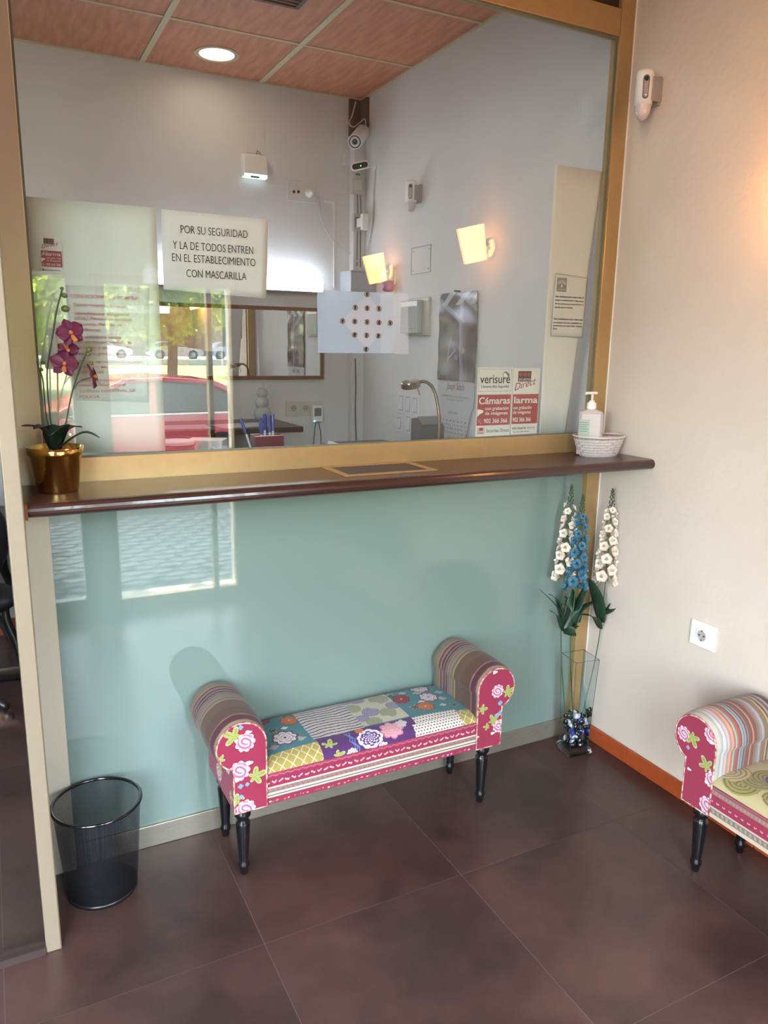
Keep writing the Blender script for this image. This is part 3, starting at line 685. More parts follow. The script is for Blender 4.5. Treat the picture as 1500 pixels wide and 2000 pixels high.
        ep = obj('end_panel_core', MB().prism(body, YF-.0015, YF+.006), REDM, B, **KW)
        gx, gz = np.meshgrid(np.linspace(XI, XC+RC, 120), np.linspace(.244, ZCE+RC, 230))
        inside = ((gx <= XB) & (gz < .42)) | (np.hypot(gx-XC, gz-ZCE) <= RC) | ((gx <= XC) & (gz < ZCE))
        P = Paint(gx*sgn, gz, RED); floral(P, spots[0 if sgn < 0 else 1])
        gridobj('end_panel', np.stack([gx*sgn, np.full_like(gx, YF-.0022), gz], -1), P.C, FAB, B, keep=inside, smooth=False)
        path = [(x, YF-.001, z) for x, z in body]
        obj('piping', MB().tube(path, .0028, 6, closed=True), PIPM, B, smooth=True, **KW)
    lp = [(.0105, 0), (.0125, .004), (.0135, .018), (.0175, .028), (.0180, .036), (.0145, .044), (.0150, .050), (.0225, .172), (.0225, .180), (.0170, .188), (.0180, .192), (.0250, .203), (.0255, .214), (.0200, .224), (.0190, .230), (.0220, .236), (.0220, .247)]
    first = None
    for lx in (-.437, .437):
        for ly in (-.098, .108):
            if first is None: first = obj('leg', MB().lathe(lp, n=20), BLACKL, B, smooth=True, **KW); o = first
            else: o = first.copy(); COL.objects.link(o); o.parent = B
            o.location = (lx, ly, 0)
    return B
B1 = Vector((-1.0835, -.153, 0))
def L1(kind, px, py, r, a=0): p = at(px, py, 1, -.303)-B1; return (kind, p.x, p.z, r, a)
spL = [L1('leaf', 458, 1440, .026, 2.6), L1('blue', 470, 1421, .006), L1('dot', 471, 1431, .006), L1('white', 485, 1430, .008), L1('rose', 479, 1450, .021), L1('leaf', 430, 1485, .012, 1), L1('rose', 468, 1506, .022), L1('white', 487, 1490, .009), L1('leaf', 498, 1516, .025, .2), L1('blue', 470, 1536, .006), L1('blue', 483, 1532, .005), L1('white', 463, 1525, .006), L1('leaf', 464, 1566, .018, 1.6), L1('blue', 471, 1557, .006), L1('dot', 472, 1565, .006), L1('rose', 480, 1580, .021), L1('white', 488, 1568, .006)]
spR = [L1('leaf', 991, 1352, .022, .3), L1('rose', 972, 1350, .017), L1('blue', 977, 1373, .007), L1('white', 967, 1313, .008), L1('leaf', 941, 1386, .016, 0), L1('leaf', 963, 1408, .022, .8), L1('rose', 974, 1418, .017), L1('blue', 977, 1392, .007), L1('blue', 969, 1397, .005), L1('white', 962, 1432, .007), L1('leaf', 952, 1419, .012, 3), L1('white', 932, 1440, .006), L1('dot', 957, 1417, .004)]
build_bench('upholstered_bench', tuple(B1), 0, 'patchwork bench with scrolled striped arms standing against the teal panel', (spL, spR), 'patch', ARM_A)
B2 = Vector((-.145, -1.295, 0))
def L2(kind, px, py, r, a=0):
    p = at(px, py, 0, B2.x-.150)-B2; return (kind, -p.y, p.z, r, a)
spL2 = [L2('rose', 1336, 1433, .017), L2('leaf', 1352, 1440, .022, -1), L2('dot', 1346, 1455, .005), L2('blue', 1344, 1460, .005), L2('rose', 1391, 1436, .019), L2('dot', 1402, 1460, .008), L2('blue', 1400, 1470, .006), L2('white', 1390, 1450, .008), L2('leaf', 1380, 1497, .022, 2.2), L2('rose', 1392, 1525, .019), L2('white', 1380, 1528, .006), L2('dot', 1372, 1515, .004), L2('rose', 1381, 1574, .02), L2('white', 1346, 1502, .006), L2('blue', 1398, 1492, .006)]
build_bench('upholstered_bench', tuple(B2), -PI/2, 'patchwork bench with striped arm and spiral-circle seat against the right wall', (spL2, spR), 'circles', ARM_B)

# ================================================================== WASTE BIN
bn = thing('waste_bin', (-1.918, -.128, 0), 'round black wire mesh waste bin in the left corner by the gold post', 'bin')
MESHM = bpy.data.materials.new('wire_mesh'); MESHM.use_nodes = True
t = MESHM.node_tree; b = t.nodes['Principled BSDF']; b.inputs['Base Color'].default_value = (.015, .016, .02, 1); b.inputs['Roughness'].default_value = .35; b.inputs['Metallic'].default_value = .4
tc = t.nodes.new('ShaderNodeTexCoord'); sp = t.nodes.new('ShaderNodeSeparateXYZ'); t.links.new(tc.outputs['Object'], sp.inputs[0])
an = t.nodes.new('ShaderNodeMath'); an.operation = 'ARCTAN2'; t.links.new(sp.outputs[0], an.inputs[0]); t.links.new(sp.outputs[1], an.inputs[1])
def wv(src, k):
    m1 = t.nodes.new('ShaderNodeMath'); m1.operation = 'MULTIPLY'; m1.inputs[1].default_value = k; t.links.new(src, m1.inputs[0])
    m2 = t.nodes.new('ShaderNodeMath'); m2.operation = 'SINE'; t.links.new(m1.outputs[0], m2.inputs[0])
    m3 = t.nodes.new('ShaderNodeMath'); m3.operation = 'GREATER_THAN'; m3.inputs[1].default_value = .55; t.links.new(m2.outputs[0], m3.inputs[0]); return m3.outputs[0]
sm = t.nodes.new('ShaderNodeMath'); sm.operation = 'MAXIMUM'
ad = t.nodes.new('ShaderNodeMath'); ad.operation = 'MULTIPLY_ADD'; ad.inputs[1].default_value = .115; t.links.new(an.outputs[0], ad.inputs[0]); t.links.new(sp.outputs[2], ad.inputs[2])
sb = t.nodes.new('ShaderNodeMath'); sb.operation = 'MULTIPLY_ADD'; sb.inputs[1].default_value = -.115; t.links.new(an.outputs[0], sb.inputs[0]); t.links.new(sp.outputs[2], sb.inputs[2])
t.links.new(wv(ad.outputs[0], 2*PI/.0036), sm.inputs[0]); t.links.new(wv(sb.outputs[0], 2*PI/.0036), sm.inputs[1]); t.links.new(sm.outputs[0], b.inputs['Alpha'])
obj('mesh_wall', MB().lathe([(.098, .006), (.104, .06), (.121, .285)], n=64, caps=False), MESHM, bn, smooth=True, world=False)
obj('base_disc', MB().lathe([(.0985, 0), (.1, .012), (.096, .012), (.094, .004), (.001, .004)], n=48), BLACKP, bn, smooth=True, world=False)
obj('rim', MB().tube([(.1225*math.cos(2*PI*i/64), .1225*math.sin(2*PI*i/64), .287) for i in range(64)], .0052, 10, closed=True), BLACKL, bn, smooth=True, world=False)

# ================================================================== VASE WITH FLOWERS
VX, VY = -.098, -.118
vs_ = thing('glass_vase', (VX, VY, 0), 'tall square clear glass vase on a thick foot in the corner by the orange skirting', 'vase')
VG = bpy.data.materials.new('clear_vase_glass'); VG.use_nodes = True
t = VG.node_tree; t.nodes.clear(); o_ = t.nodes.new('ShaderNodeOutputMaterial'); mxs = t.nodes.new('ShaderNodeMixShader')
trn = t.nodes.new('ShaderNodeBsdfTransparent'); trn.inputs[0].default_value = (.97, .985, .98, 1); gls = t.nodes.new('ShaderNodeBsdfGlossy'); gls.inputs['Roughness'].default_value = .02
lw = t.nodes.new('ShaderNodeLayerWeight'); lw.inputs[0].default_value = .16; t.links.new(lw.outputs['Fresnel'], mxs.inputs[0])
t.links.new(trn.outputs[0], mxs.inputs[1]); t.links.new(gls.outputs[0], mxs.inputs[2]); t.links.new(mxs.outputs[0], o_.inputs[0])
VGE = mat('vase_glass_edge', rgb(70, 92, 88), .1, alpha=.75)
VGF = mat('thick_glass_foot', (.86, .9, .95), .02, trans=1)
VR = math.radians(-8)
def sq(r, z, a=VR): return [(VX+r*math.sqrt(2)*math.cos(a+PI/4+k*PI/2), VY+r*math.sqrt(2)*math.sin(a+PI/4+k*PI/2), z) for k in range(4)]
def sqtube(rings, cap0=True):
    v = []; f = []
    for r, z in rings: v += sq(r, z)
    for j in range(len(rings)-1):
        for k in range(4): n = (k+1) % 4; f.append((j*4+k, j*4+n, j*4+4+n, j*4+4+k))
    if cap0: f.append((3, 2, 1, 0))
    return MB().add(v, f)
obj('vase_wall', sqtube([(.040, .030), (.045, .2), (.053, .408)], False), VG, vs_)
ft = sqtube([(.050, 0), (.055, .010), (.050, .024), (.036, .032)]); ft.f.append((12, 13, 14, 15))
obj('foot', ft, VGF, vs_, bevel=.002)
obj('rim_edge', MB().tube(sq(.053, .408), .0014, 5, closed=True), VGE, vs_)
ed = MB()
for k in range(4): ed.tube([sq(.040, .030)[k], sq(.045, .2)[k], sq(.053, .408)[k]], .0011, 5)
obj('corner_edges', ed, VGE, vs_)
GEMB = mat('blue_glass_gem', rgb(60, 80, 190), .08, coat=1); GEMW = mat('white_glass_gem', rgb(206, 210, 220), .1, coat=1); GEMD = mat('dark_glass_gem', rgb(30, 30, 40), .1, coat=1)
r3 = random.Random(5); protos = {}
lev = 0
for lev in range(9):
    for q in range(9):
        z = .042+lev*.0135; rr = .0345+.03*lev*.0125
        x = VX+(r3.random()-.5)*2*rr*.95 if q else VX; y = VY+(r3.random()-.5)*2*rr*.95 if q else VY
        c = r3.choice('ddddddwwb'); nm = {'d': 'dark', 'w': 'white', 'b': 'blue'}[c]
        if c not in protos:
            o = single('glass_gem', MB().ball((0, 0, 0), (.0135, .0135, .007), 10, 6), {'d': GEMD, 'w': GEMW, 'b': GEMB}[c], 'small flat %s glass gem lying in the clear square vase' % nm, 'gem', group='%s glass gems in the vase' % nm, smooth=True)
            protos[c] = o
        else: o = protos[c].copy(); COL.objects.link(o)
        o.location = (x, y, z); o.rotation_euler = (r3.random()*2, r3.random()*2, r3.random()*6)
STG = mat('stem_green', rgb(72, 104, 62), .5); LVG = mat('leaf_green', rgb(40, 74, 50), .45, noise=.3, nscale=30); TIPG = mat('bud_tip_green', rgb(84, 98, 62), .6)
def blossom(name, m, par, R):
    mb = MB()
    for k in range(5):
        p = petal_mb(R, R*.95, .22, -.02, 4, 3); p.xform(Matrix.Rotation(2*PI*k/5+.1*k, 4, 'Z') @ Matrix.Rotation(-.25, 4, 'Y')); mb.add(p.v, p.f)
    for k in range(3):
        p = petal_mb(R*.55, R*.6, .3, .8, 3, 2); p.xform(Matrix.Rotation(2*PI*k/3+.5, 4, 'Z') @ Matrix.Rotation(-.6, 4, 'Y')); mb.add(p.v, p.f)
    return obj(name, mb, m, par, smooth=True, world=False)
def flower(label, foot, mid, low, top, m, nb, R, leaves, seed, spread=.030):
    rr = random.Random(seed)
    S = thing('artificial_flower', tuple(foot), label, 'flower')
    path = smooth_path([foot, mid, low, top], 10); obj('stem', MB().tube(path, [.0028-.0014*i/len(path) for i in range(len(path))], 6), STG, S, smooth=True)
    ax = (top-low); n1_ = len(path)
    first = None
    for i in range(nb):
        t_ = i/(nb-1); a = i*2.399+rr.random()*.5; sc = 1.0-.45*t_**1.5
        c = low.lerp(top, t_*.80)+Vector((math.cos(a), math.sin(a), 0))*spread*(1-.5*t_)
        c.x = min(c.x, XR-.012); c.y = min(c.y, -.02)
        if first is None: first = blossom('blossom', m, S, R); o = first
        else: o = first.copy(); COL.objects.link(o); o.parent = S
        o.location = c-foot
        nrm = Vector((math.cos(a), math.sin(a)-.35, .25+.3*rr.random()))
        o.rotation_euler = nrm.to_track_quat('Z', 'Y').to_euler(); o.scale = (sc, sc, sc)
    tip = MB()
    for i in range(26):
        t_ = .80+.2*i/25; a = i*2.399; rd = .012*(1-(t_-.8)/.2*.75)
        p = low.lerp(top, t_); q = p+Vector((math.cos(a)*rd, math.sin(a)*rd, .006)); tip.ball(q, (.0032, .0032, .0042), 6, 4)
        if i % 2 == 0: tip.tube([p, q], .0006, 4)
    obj('bud_tip', tip, TIPG, S, smooth=True)
    for pts, W in leaves: strap_leaf(pts, W*1.75, LVG, S, fold=.12)
def V3(px, py, y): return at(px, py, 1, y)
WHP = mat('cream_petal', rgb(236, 222, 202), .6, noise=.12, nscale=90); BLP = mat('blue_petal', rgb(84, 146, 172), .6, noise=.3, nscale=90)
flower('cream artificial delphinium standing left in the vase beside the teal panel', Vector((VX-.022, VY+.012, .036)), V3(1096, 1270, -.09), V3(1102, 1130, -.075), V3(1117, 950, -.07), WHP, 28, .027,
       [([V3(1098, 1232, -.09), V3(1090, 1190, -.085), V3(1054, 1150, -.06)], .018), ([V3(1098, 1215, -.09), V3(1090, 1175, -.09), V3(1072, 1160, -.08)], .018), ([V3(1098, 1232, -.09), V3(1090, 1205, -.09), V3(1073, 1192, -.08)], .016), ([V3(1100, 1222, -.09), V3(1113, 1190, -.10), V3(1118, 1150, -.10)], .026), ([V3(1100, 1200, -.09), V3(1106, 1180, -.095), V3(1108, 1162, -.10)], .014)], 1)
flower('blue artificial delphinium standing in the middle of the vase', Vector((VX-.006, VY-.012, .036)), V3(1114, 1270, -.125), V3(1124, 1150, -.12), V3(1139, 970, -.115), BLP, 34, .026,
       [([V3(1122, 1228, -.12), V3(1128, 1190, -.13), V3(1148, 1140, -.135)], .026), ([V3(1122, 1225, -.12), V3(1136, 1190, -.12), V3(1166, 1172, -.11)], .014), ([V3(1118, 1235, -.12), V3(1112, 1240, -.14), V3(1114, 1212, -.15)], .022)], 2)
flower('cream artificial delphinium leaning right in the vase towards the right wall', Vector((VX+.014, VY+.004, .036)), V3(1165, 1275, -.12), V3(1182, 1140, -.125), V3(1197, 958, -.13), WHP, 34, .028,
       [([V3(1172, 1228, -.12), V3(1160, 1205, -.13), V3(1130, 1200, -.14)], .018), ([V3(1174, 1215, -.12), V3(1165, 1165, -.13), V3(1152, 1130, -.14)], .028), ([V3(1174, 1200, -.12), V3(1196, 1185, -.13), V3(1212, 1150, -.14)], .028), ([V3(1173, 1222, -.12), V3(1182, 1200, -.13), V3(1192, 1178, -.14)], .022)], 3)

# ================================================================== FRONT WALL ITEMS
def schuko(par, c, ax, s=1, m=WHITEP):
    """recessed round socket facing -ax"""
    cx, cy, cz = c
    if ax == 0:
        obj('socket_ring', MB().lathe([(.0225*s, 0), (.0225*s, -.003), (.0195*s, -.003), (.0195*s, -.0005)], (cx, cy, cz), 28, axis='x', caps=False), m, par, smooth=False)
        obj('socket_well', MB().lathe([(.0195*s, -.0006), (.001, -.0005)], (cx, cy, cz), 28, axis='x', caps=False), mat('socket_shade', rgb(196, 192, 188), .5), par)
        for d in (-.0095, .0095): obj('contact_hole', MB().lathe([(.0028, -.0008), (.0028, -.0018)], (cx, cy+d*s, cz), 10, axis='x'), BLACKP, par)
        obj('earth_clip', MB().box((cx-.002, cy-.003, cz+.015*s), (cx-.001, cy+.003, cz+.0195*s)).box((cx-.002, cy-.003, cz-.0195*s), (cx-.001, cy+.003, cz-.015*s)), CHROME, par)
    else:
        obj('socket_ring', MB().lathe([(.0225*s, 0), (.0225*s, -.003), (.0195*s, -.003), (.0195*s, -.0005)], (cx, cy, cz), 28, axis='y', caps=False), m, par)
        obj('socket_well', MB().lathe([(.0195*s, -.0006), (.001, -.0005)], (cx, cy, cz), 28, axis='y', caps=False), mat('socket_shade', rgb(196, 192, 188), .5), par)
        for d in (-.0095, .0095): obj('contact_hole', MB().lathe([(.0028, -.0008), (.0028, -.0018)], (cx+d*s, cy, cz), 10, axis='y'), BLACKP, par)
        obj('earth_clip', MB().box((cx-.003, cy-.002, cz+.015*s), (cx+.003, cy-.001, cz+.0195*s)).box((cx-.003, cy-.002, cz-.0195*s), (cx+.003, cy-.001, cz-.015*s)), CHROME, par)
cy, cz = -.578, .641
ou = thing('wall_socket', (XR, cy, cz), 'square white wall socket on the right wall above the second bench', 'socket')
obj('cover_plate', MB().box((XR-.010, cy-.052, cz-.045), (XR, cy+.052, cz+.045)), WHITEP, ou, bevel=.004, seg=3)
obj('insert', MB().box((XR-.0125, cy-.026, cz-.026), (XR-.010, cy+.026, cz+.026)), WHITEP, ou, bevel=.001)
schuko(ou, (XR-.0127, cy, cz), 0)
LENS = mat('milky_lens', rgb(236, 224, 222), .15, coat=.6)
def detector(y, z, label, s=1.0, tilt=0):
    D = thing('motion_detector', (XR, y, z), label, 'detector')
    obj('wall_bracket', MB().box((XR-.045, y-.034*s, z-.02*s), (XR, y-.026*s, z+.055*s)).box((XR-.012, y-.03*s, z-.03*s), (XR, y+.03*s, z+.06*s)), mat('bracket_grey', rgb(176, 168, 164), .5), D, bevel=.002)
    prof = [(.012, .082), (.026, .078), (.030, .070), (.030, -.03)]
    obj('body', MB().lathe([(r*s, h*s) for r, h in prof][::-1], (XR-.05, y, z), 24), WHITEP, D, smooth=True)
    obj('lens_dome', MB().lathe([(.001, -.078), (.014, -.072), (.024, -.056), (.029, -.030)], (XR-.05, y, z), 24, caps=False).xform(Matrix.Identity(4)) if s == 1 else MB().lathe([(r*s, h*s) for r, h in [(.001, -.078), (.014, -.072), (.024, -.056), (.029, -.030)]], (XR-.05, y, z), 24, caps=False), LENS, D, smooth=True)
    a = math.radians(235); dx, dy = math.cos(a), math.sin(a)
    c0 = Vector((XR-.05+dx*.0292*s, y+dy*.0292*s, z)); tx, ty = -dy, dx
    def slab(w_, z0_, z1_, o0, o1):
        pts = []
        for k in range(17):
            q = 2*PI*k/16; zz = (z1_ if math.sin(q) >= 0 else z0_)+w_*math.sin(q); pts.append((w_*math.cos(q), zz))
        pts = pts[:-1]; n = len(pts); v = [(c0.x+tx*p[0]+dx*o, c0.y+ty*p[0]+dy*o, z+p[1]) for o in (o0, o1) for p in pts]
        return MB().add(v, [tuple(range(n))[::-1], tuple(range(n, 2*n))]+[(i, (i+1) % n, n+(i+1) % n, n+i) for i in range(n)])
    obj('camera_window', slab(.0105*s, -.006*s, .048*s, -.004, .0015), mat('grey_bezel', rgb(120, 112, 110), .35), D)
    obj('window_inner', slab(.0075*s, -.004*s, .046*s, -.004, .0022), mat('pale_window', rgb(190, 184, 182), .25), D)
    obj('camera_lens', MB().ball((c0.x+dx*.001, c0.y+dy*.001, z+.046*s), .0075*s, 12, 8), BLACKP, D, smooth=True)
    obj('sensor_eye', MB().ball((c0.x+dx*.001, c0.y+dy*.001, z-.004*s), .0055*s, 12, 8), CHROME, D, smooth=True)
    return D
detector(-.135, 2.448, 'white rounded alarm detector high on the right wall in front of the glass')
detector(1.50, 2.375, 'white rounded alarm detector on the office wall seen through the glass')
SHADE = mat('frosted_lamp_shade', rgb(250, 220, 180), .4, emit=rgb(255, 174, 98), estr=8)
def sconce(y, z, label):
    S = thing('wall_sconce', (XR, y, z), label, 'lamp')
    obj('back_plate', MB().lathe([(.045, 0), (.045, -.014), (.03, -.02), (.001, -.02)], (XR, y, z), 24, axis='x'), CHROME, S, smooth=False)
    obj('arm', MB().tube([(XR-.012, y, z), (XR-.07, y, z), (XR-.085, y, z-.005)], .007, 8), CHROME, S, smooth=True)
    R_ = Matrix.Translation((XR-.10, y, z+.01)) @ Matrix.Rotation(math.radians(-14), 4, 'Y')
    obj('glass_shade', MB().lathe([(.050, -.078), (.060, .078), (.057, .078), (.047, -.078), (.001, -.076)], n=28, caps=False).xform(R_), SHADE, S, smooth=True)
    obj('bulb', MB().ball((XR-.10, y, z), (.02, .02, .028), 12, 8), mat('warm_bulb', (1, .9, .7), .4, emit=rgb(255, 190, 120), estr=20), S, smooth=True)
sconce(-.80, 2.05, 'frosted cylinder wall lamp on the right wall above the second bench')
sconce(-1.80, 2.02, 'frosted cylinder wall lamp on the right wall near the storefront')

# ================================================================== PAPERS AND STICKERS ON THE GLASS
YG = .011
def wavy_sheet(x0, x1, z0, z1, y, amp, nx=14, nz=10, seed=1, corners=None):
    v = []; f = []; th = .0006
    for j in range(nz+1):
        for i in range(nx+1):
            u, q = i/nx, j/nz
            if corners:
                (ax_, az), (bx, bz), (cx, cz), (dx, dz) = corners   # bl, br, tr, tl
                x = (1-u)*(1-q)*ax_+u*(1-q)*bx+u*q*cx+(1-u)*q*dx; z = (1-u)*(1-q)*az+u*(1-q)*bz+u*q*cz+(1-u)*q*dz
            else: x = x0+(x1-x0)*u; z = z0+(z1-z0)*q
            v.append((x, y+amp*(1+math.sin(u*7+seed)*math.cos(q*5+seed*2))*.5, z))
    for j in range(nz):
        for i in range(nx): a = j*(nx+1)+i; f.append((a, a+1, a+nx+2, a+nx+1))
    return MB().add(v, f)
def solid(o, t=.0005): m = o.modifiers.new('thick', 'SOLIDIFY'); m.thickness = t; m.offset = 1; return o
def G(px, py): p = at(px, py, 1, 0.008); return (p.x, p.z)
def paper(name, corners, m, label, amp=.004, y=YG, seed=1):
    cx = sum(c[0] for c in corners)/4; cz = min(c[1] for c in corners)
    T_ = thing(name, (cx, y, cz), label, 'paper')
    solid(obj('sheet', wavy_sheet(0, 0, 0, 0, y+.001, amp, corners=corners, seed=seed), m, T_, smooth=True)); return T_
# mask notice
pn = paper('paper_notice', [G(320, 565), G(521, 583), G(525, 428), G(316, 408)], PAPER, 'white notice with four lines of black capitals taped behind the glass')
for k, (s, px, py, wd) in enumerate((('POR SU SEGURIDAD', 420, 460, 132), ('Y LA DE TODOS ENTREN', 419, 491, 158), ('EN EL ESTABLECIMIENTO', 420, 515, 164), ('CON MASCARILLA', 424, 544, 118))):
    x, z = G(px, py); wid = G(px+wd/2, py)[0]-G(px-wd/2, py)[0]
    text('lettering', s, .031, (x, YG-.0004, z), INK, pn, 'CENTER', width=wid*.99, bold=-.0002)
# big pale poster, left
pb = paper('paper_poster', [G(88, 886), G(325, 882), G(305, 405), G(50, 382)], sheetmat('thin_pale_paper', rgb(214, 218, 204), .88, .6), 'large pale translucent paper covering the left end of the glass, behind the orchid', .002, YG+.006, 2)
pc = paper('conditions_sheet', [G(150, 782), G(290, 786), G(292, 562), G(128, 556)], sheetmat('conditions_paper', rgb(240, 240, 232), .35, .6), 'pale sheet of buying conditions in red print taped over the large pale paper', .001, YG+.003, 3)
lines = [('CONDICIONES DE COMPRA', 136, 580, 134, 0), ('- Tener mayoría de edad', 137, 597, 110, 0), ('- Identificación obligatoria', 139, 614, 114, 0), ('(D.N.I. Permiso de conducir,', 146, 624, 112, .3), ('Pasaporte, Permiso de', 146, 635, 92, .3), ('residencia)', 146, 646, 50, .3), ('- Los artículos a vender', 143, 660, 96, 0), ('han de ser propiedad del', 147, 670, 110, 0), ('vendedor y estar libre de', 148, 681, 108, 0), ('cargas y gravámenes', 149, 693, 96, 0), ('- Todas las tasaciones quedan', 150, 709, 128, 0), ('grabadas en soporte', 152, 719, 98, 0), ('audiovisual.', 152, 729, 52, 0), ('- Todas las tasaciones son', 150, 745, 114, 0), ('revisadas a diario por el', 153, 755, 92, 0), ('CUERPO NACIONAL DE', 155, 767, 110, 0), ('POLICIA', 155, 778, 40, 0)]
for s, px, py, wd, sh_ in lines:
    x, z = G(px, py); wid = G(px+wd, py)[0]-x
    text('lettering', s, .0118, (x, YG+.0024, z), PALERED, pc, width=wid, shear=sh_, bold=.0001)
# alarm stickers
def sticker(label, x0, x1, z0, z1, head, big, foot, cut=False):
    S = thing('alarm_sticker', ((x0+x1)/2, YG, z0), label, 'sticker'); W = x1-x0; H = z1-z0; y = YG
    def R_(name, a, b, c, d, m, dy): return obj(name, MB().box((x0+a*W, y+dy-.0004, z0+c*H), (x0+b*W, y+dy, z0+d*H)), m, S)
    obj('backing', MB().box((x0, y, z0), (x1, y+.0006, z1)), PAPER, S)
    R_('red_field', .02, .98, .16, .61, REDINK, -.0002)
    def tx(s, size, u, v, m, al='LEFT', wd=None, sh_=0, bold=0, rz=0):
        text('lettering', s, size*H, (x0+u*W, y-.0008, z0+v*H), m, S, al, rot=(PI/2, rz, 0), width=wd*W if wd else None, shear=sh_, bold=bold)
    tx(big, .14, .05, .475, WHITEINK, wd=.9 if not cut else .88, bold=.0006)
    tx('con grabación', .07, .24 if not cut else .05, .385, WHITEINK, wd=.68, bold=.0002); tx('de imágenes', .07, .24 if not cut else .05, .315, WHITEINK, wd=.66, bold=.0002)
    tx('902 366 366', .09, .22 if not cut else .05, .195, WHITEINK, wd=.68, bold=.0004)
    if not cut:
        obj('camera_mark', MB().prism([(x0+a*W, z0+b*H) for a, b in ((.03, .40), (.18, .385), (.20, .36), (.17, .345), (.10, .33), (.03, .29))], y-.0011, y-.0007), WHITEINK, S)
        obj('phone_mark', MB().tube([(x0+(.12+.045*math.cos(a))*W, y-.0008, z0+(.225+.028*math.sin(a))*H) for a in [k*.7 for k in range(2, 9)]], .0006, 5), WHITEINK, S)
    if head == 'shield':
        R_('panel_line', .03, .97, .655, .66, GREYINK, -.0002); R_('panel_line', .03, .97, .975, .98, GREYINK, -.0002); R_('panel_line', .03, .035, .66, .975, GREYINK, -.0002); R_('panel_line', .965, .97, .66, .975, GREYINK, -.0002)
        tx('verisure', .18, .07, .775, INK, wd=.86, bold=.0003); tx('Cámaras Alta Seguridad', .055, .10, .71, INK, wd=.80)
        obj('shield_mark', MB().prism([(x0+a*W, z0+b*H) for a, b in ((.70, .90), (.75, .94), (.80, .945), (.90, .91), (.91, .86), (.88, .845), (.74, .845))], y-.001, y-.0006), mat('grey_green_print', rgb(120, 140, 132), .6), S)
        obj('shield_mark', MB().prism([(x0+a*W, z0+b*H) for a, b in ((.715, .895), (.75, .925), (.80, .915), (.87, .86), (.75, .855))], y-.0014, y-.0011), PAPER, S)
    else:
        R_('logo_plate', .18, .66, .80, .955, INK, -.0002)
        for k in range(3):
            obj('red_dot', MB().lathe([(.066*W, -.0008), (.066*W, -.0004)], (x0+(.27+.15*k)*W, y, z0+.905*H), 16, axis='y'), REDINK, S)
        tx('SECURITAS', .045, .20, .815, WHITEINK, wd=.44)
        tx('Direct', .15, .04, .66, REDINK, wd=.84, sh_=.5, rz=math.radians(-14))
    if foot == 'full':
        R_('foot_logo', .05, .26, .03, .13, mat('pink_paper', rgb(216, 196, 196), .7), -.0002); R_('foot_plate', .10, .21, .085, .125, REDINK, -.0004); tx('Direct', .04, .06, .04, REDINK, wd=.16, sh_=.4); tx('Securitas Direct', .075, .30, .055, INK, wd=.66)
    elif foot == 'vs': tx('verisure', .075, .03, .075, INK, wd=.52, sh_=.2); tx('alarms', .055, .6, .08, GREYINK, wd=.3); tx('by securitas direct', .03, .10, .03, INK, wd=.6)
    else: tx('Securitas Direct', .06, .12, .05, INK, wd=.75); R_('foot_plate', .04, .1, .045, .10, INK, -.0004)
    return S
a0 = (G(932, 785)[0], G(933, 853)[1]); a1 = (G(1000, 785)[0], G(999, 718)[1]); sticker('square alarm sticker reading Cámaras on red at the lower right of the glass', a0[0], a1[0]-.001, a0[1], a1[1], 'shield', 'Cámaras', 'full')
a0 = (G(1001, 785)[0], G(1000, 850)[1]); a1 = (G(1053, 785)[0], G(1055, 719)[1]); sticker('alarm sticker reading larma on red, right one of the two beside the white paper strip', a0[0], a1[0], a0[1]+.002, a1[1], 'direct', 'larma', 'vs', True)
a0 = G(82, 531); a1 = G(119, 464); sticker('small alarm sticker reading Alarma high on the left end of the glass', a0[0], a1[0], a0[1], a1[1], 'direct', 'Alarma', 'mini')
# white strip at right with official notice
ps = paper('paper_strip', [G(1056, 850), G(1108, 848), G(1181, 334), G(1087, 320)], PAPER, 'tall white paper strip hanging at the right end of the glass', .004, YG+.004, 4)
pf = paper('framed_notice', [G(1077, 657), G(1140, 660), G(1150, 542), G(1086, 533)], PAPER, 'small printed notice with grey emblem and thin border on the white paper strip', .0006, YG+.0012, 5)
c4 = [G(1077, 656), G(1139, 659), G(1149, 543), G(1087, 534)]
obj('border_line', MB().tube([(x, YG+.0008, z) for x, z in c4], .0006, 4, closed=True), INK, pf)
e0 = G(1088, 569); e1 = G(1109, 543)
obj('emblem', MB().box((e0[0], YG+.0006, e0[1]), (e1[0], YG+.0010, e1[1])), GREYINK, pf)
ec = ((e0[0]+e1[0])/2, (e0[1]+e1[1])/2)
for rr_ in (.0215, .0150): obj('emblem_arch', MB().tube([(ec[0]+rr_*math.cos(a), YG+.0004, ec[1]-.004+rr_*.85*math.sin(a)) for a in [PI*(.12+.76*k/10) for k in range(11)]], .0016, 5), WHITEINK, pf)
obj('emblem_figure', MB().prism([(ec[0]-.004, ec[1]-.009), (ec[0]+.004, ec[1]-.009), (ec[0]+.002, ec[1]+.001), (ec[0], ec[1]+.004), (ec[0]-.002, ec[1]+.001)], YG+.0001, YG+.0005), WHITEINK, pf)
text('lettering', 'JUNTA DE ANDALUCIA', .005, (ec[0], YG+.0003, e0[1]+.006), WHITEINK, pf, 'CENTER', width=.034)
for k, (s, px, py, wd) in enumerate((('Este establecimiento tiene hojas de', 1086, 580, 56), ('quejas y reclamaciones a disposición', 1085, 587, 56), ('de las personas consumidoras o', 1085, 594, 56), ('usuarias que las soliciten.', 1084, 601, 36), ('This establishment has claims and', 1082, 624, 57), ('complaint forms available to', 1081, 631, 57), ('consumers or users that request', 1081, 637, 57), ('them.', 1081, 643, 9))):
    x, z = G(px, py); text('lettering', s, .0085, (x, YG+.0006, z), INK, pf, width=G(px+wd, py)[0]-x, bold=.0001)
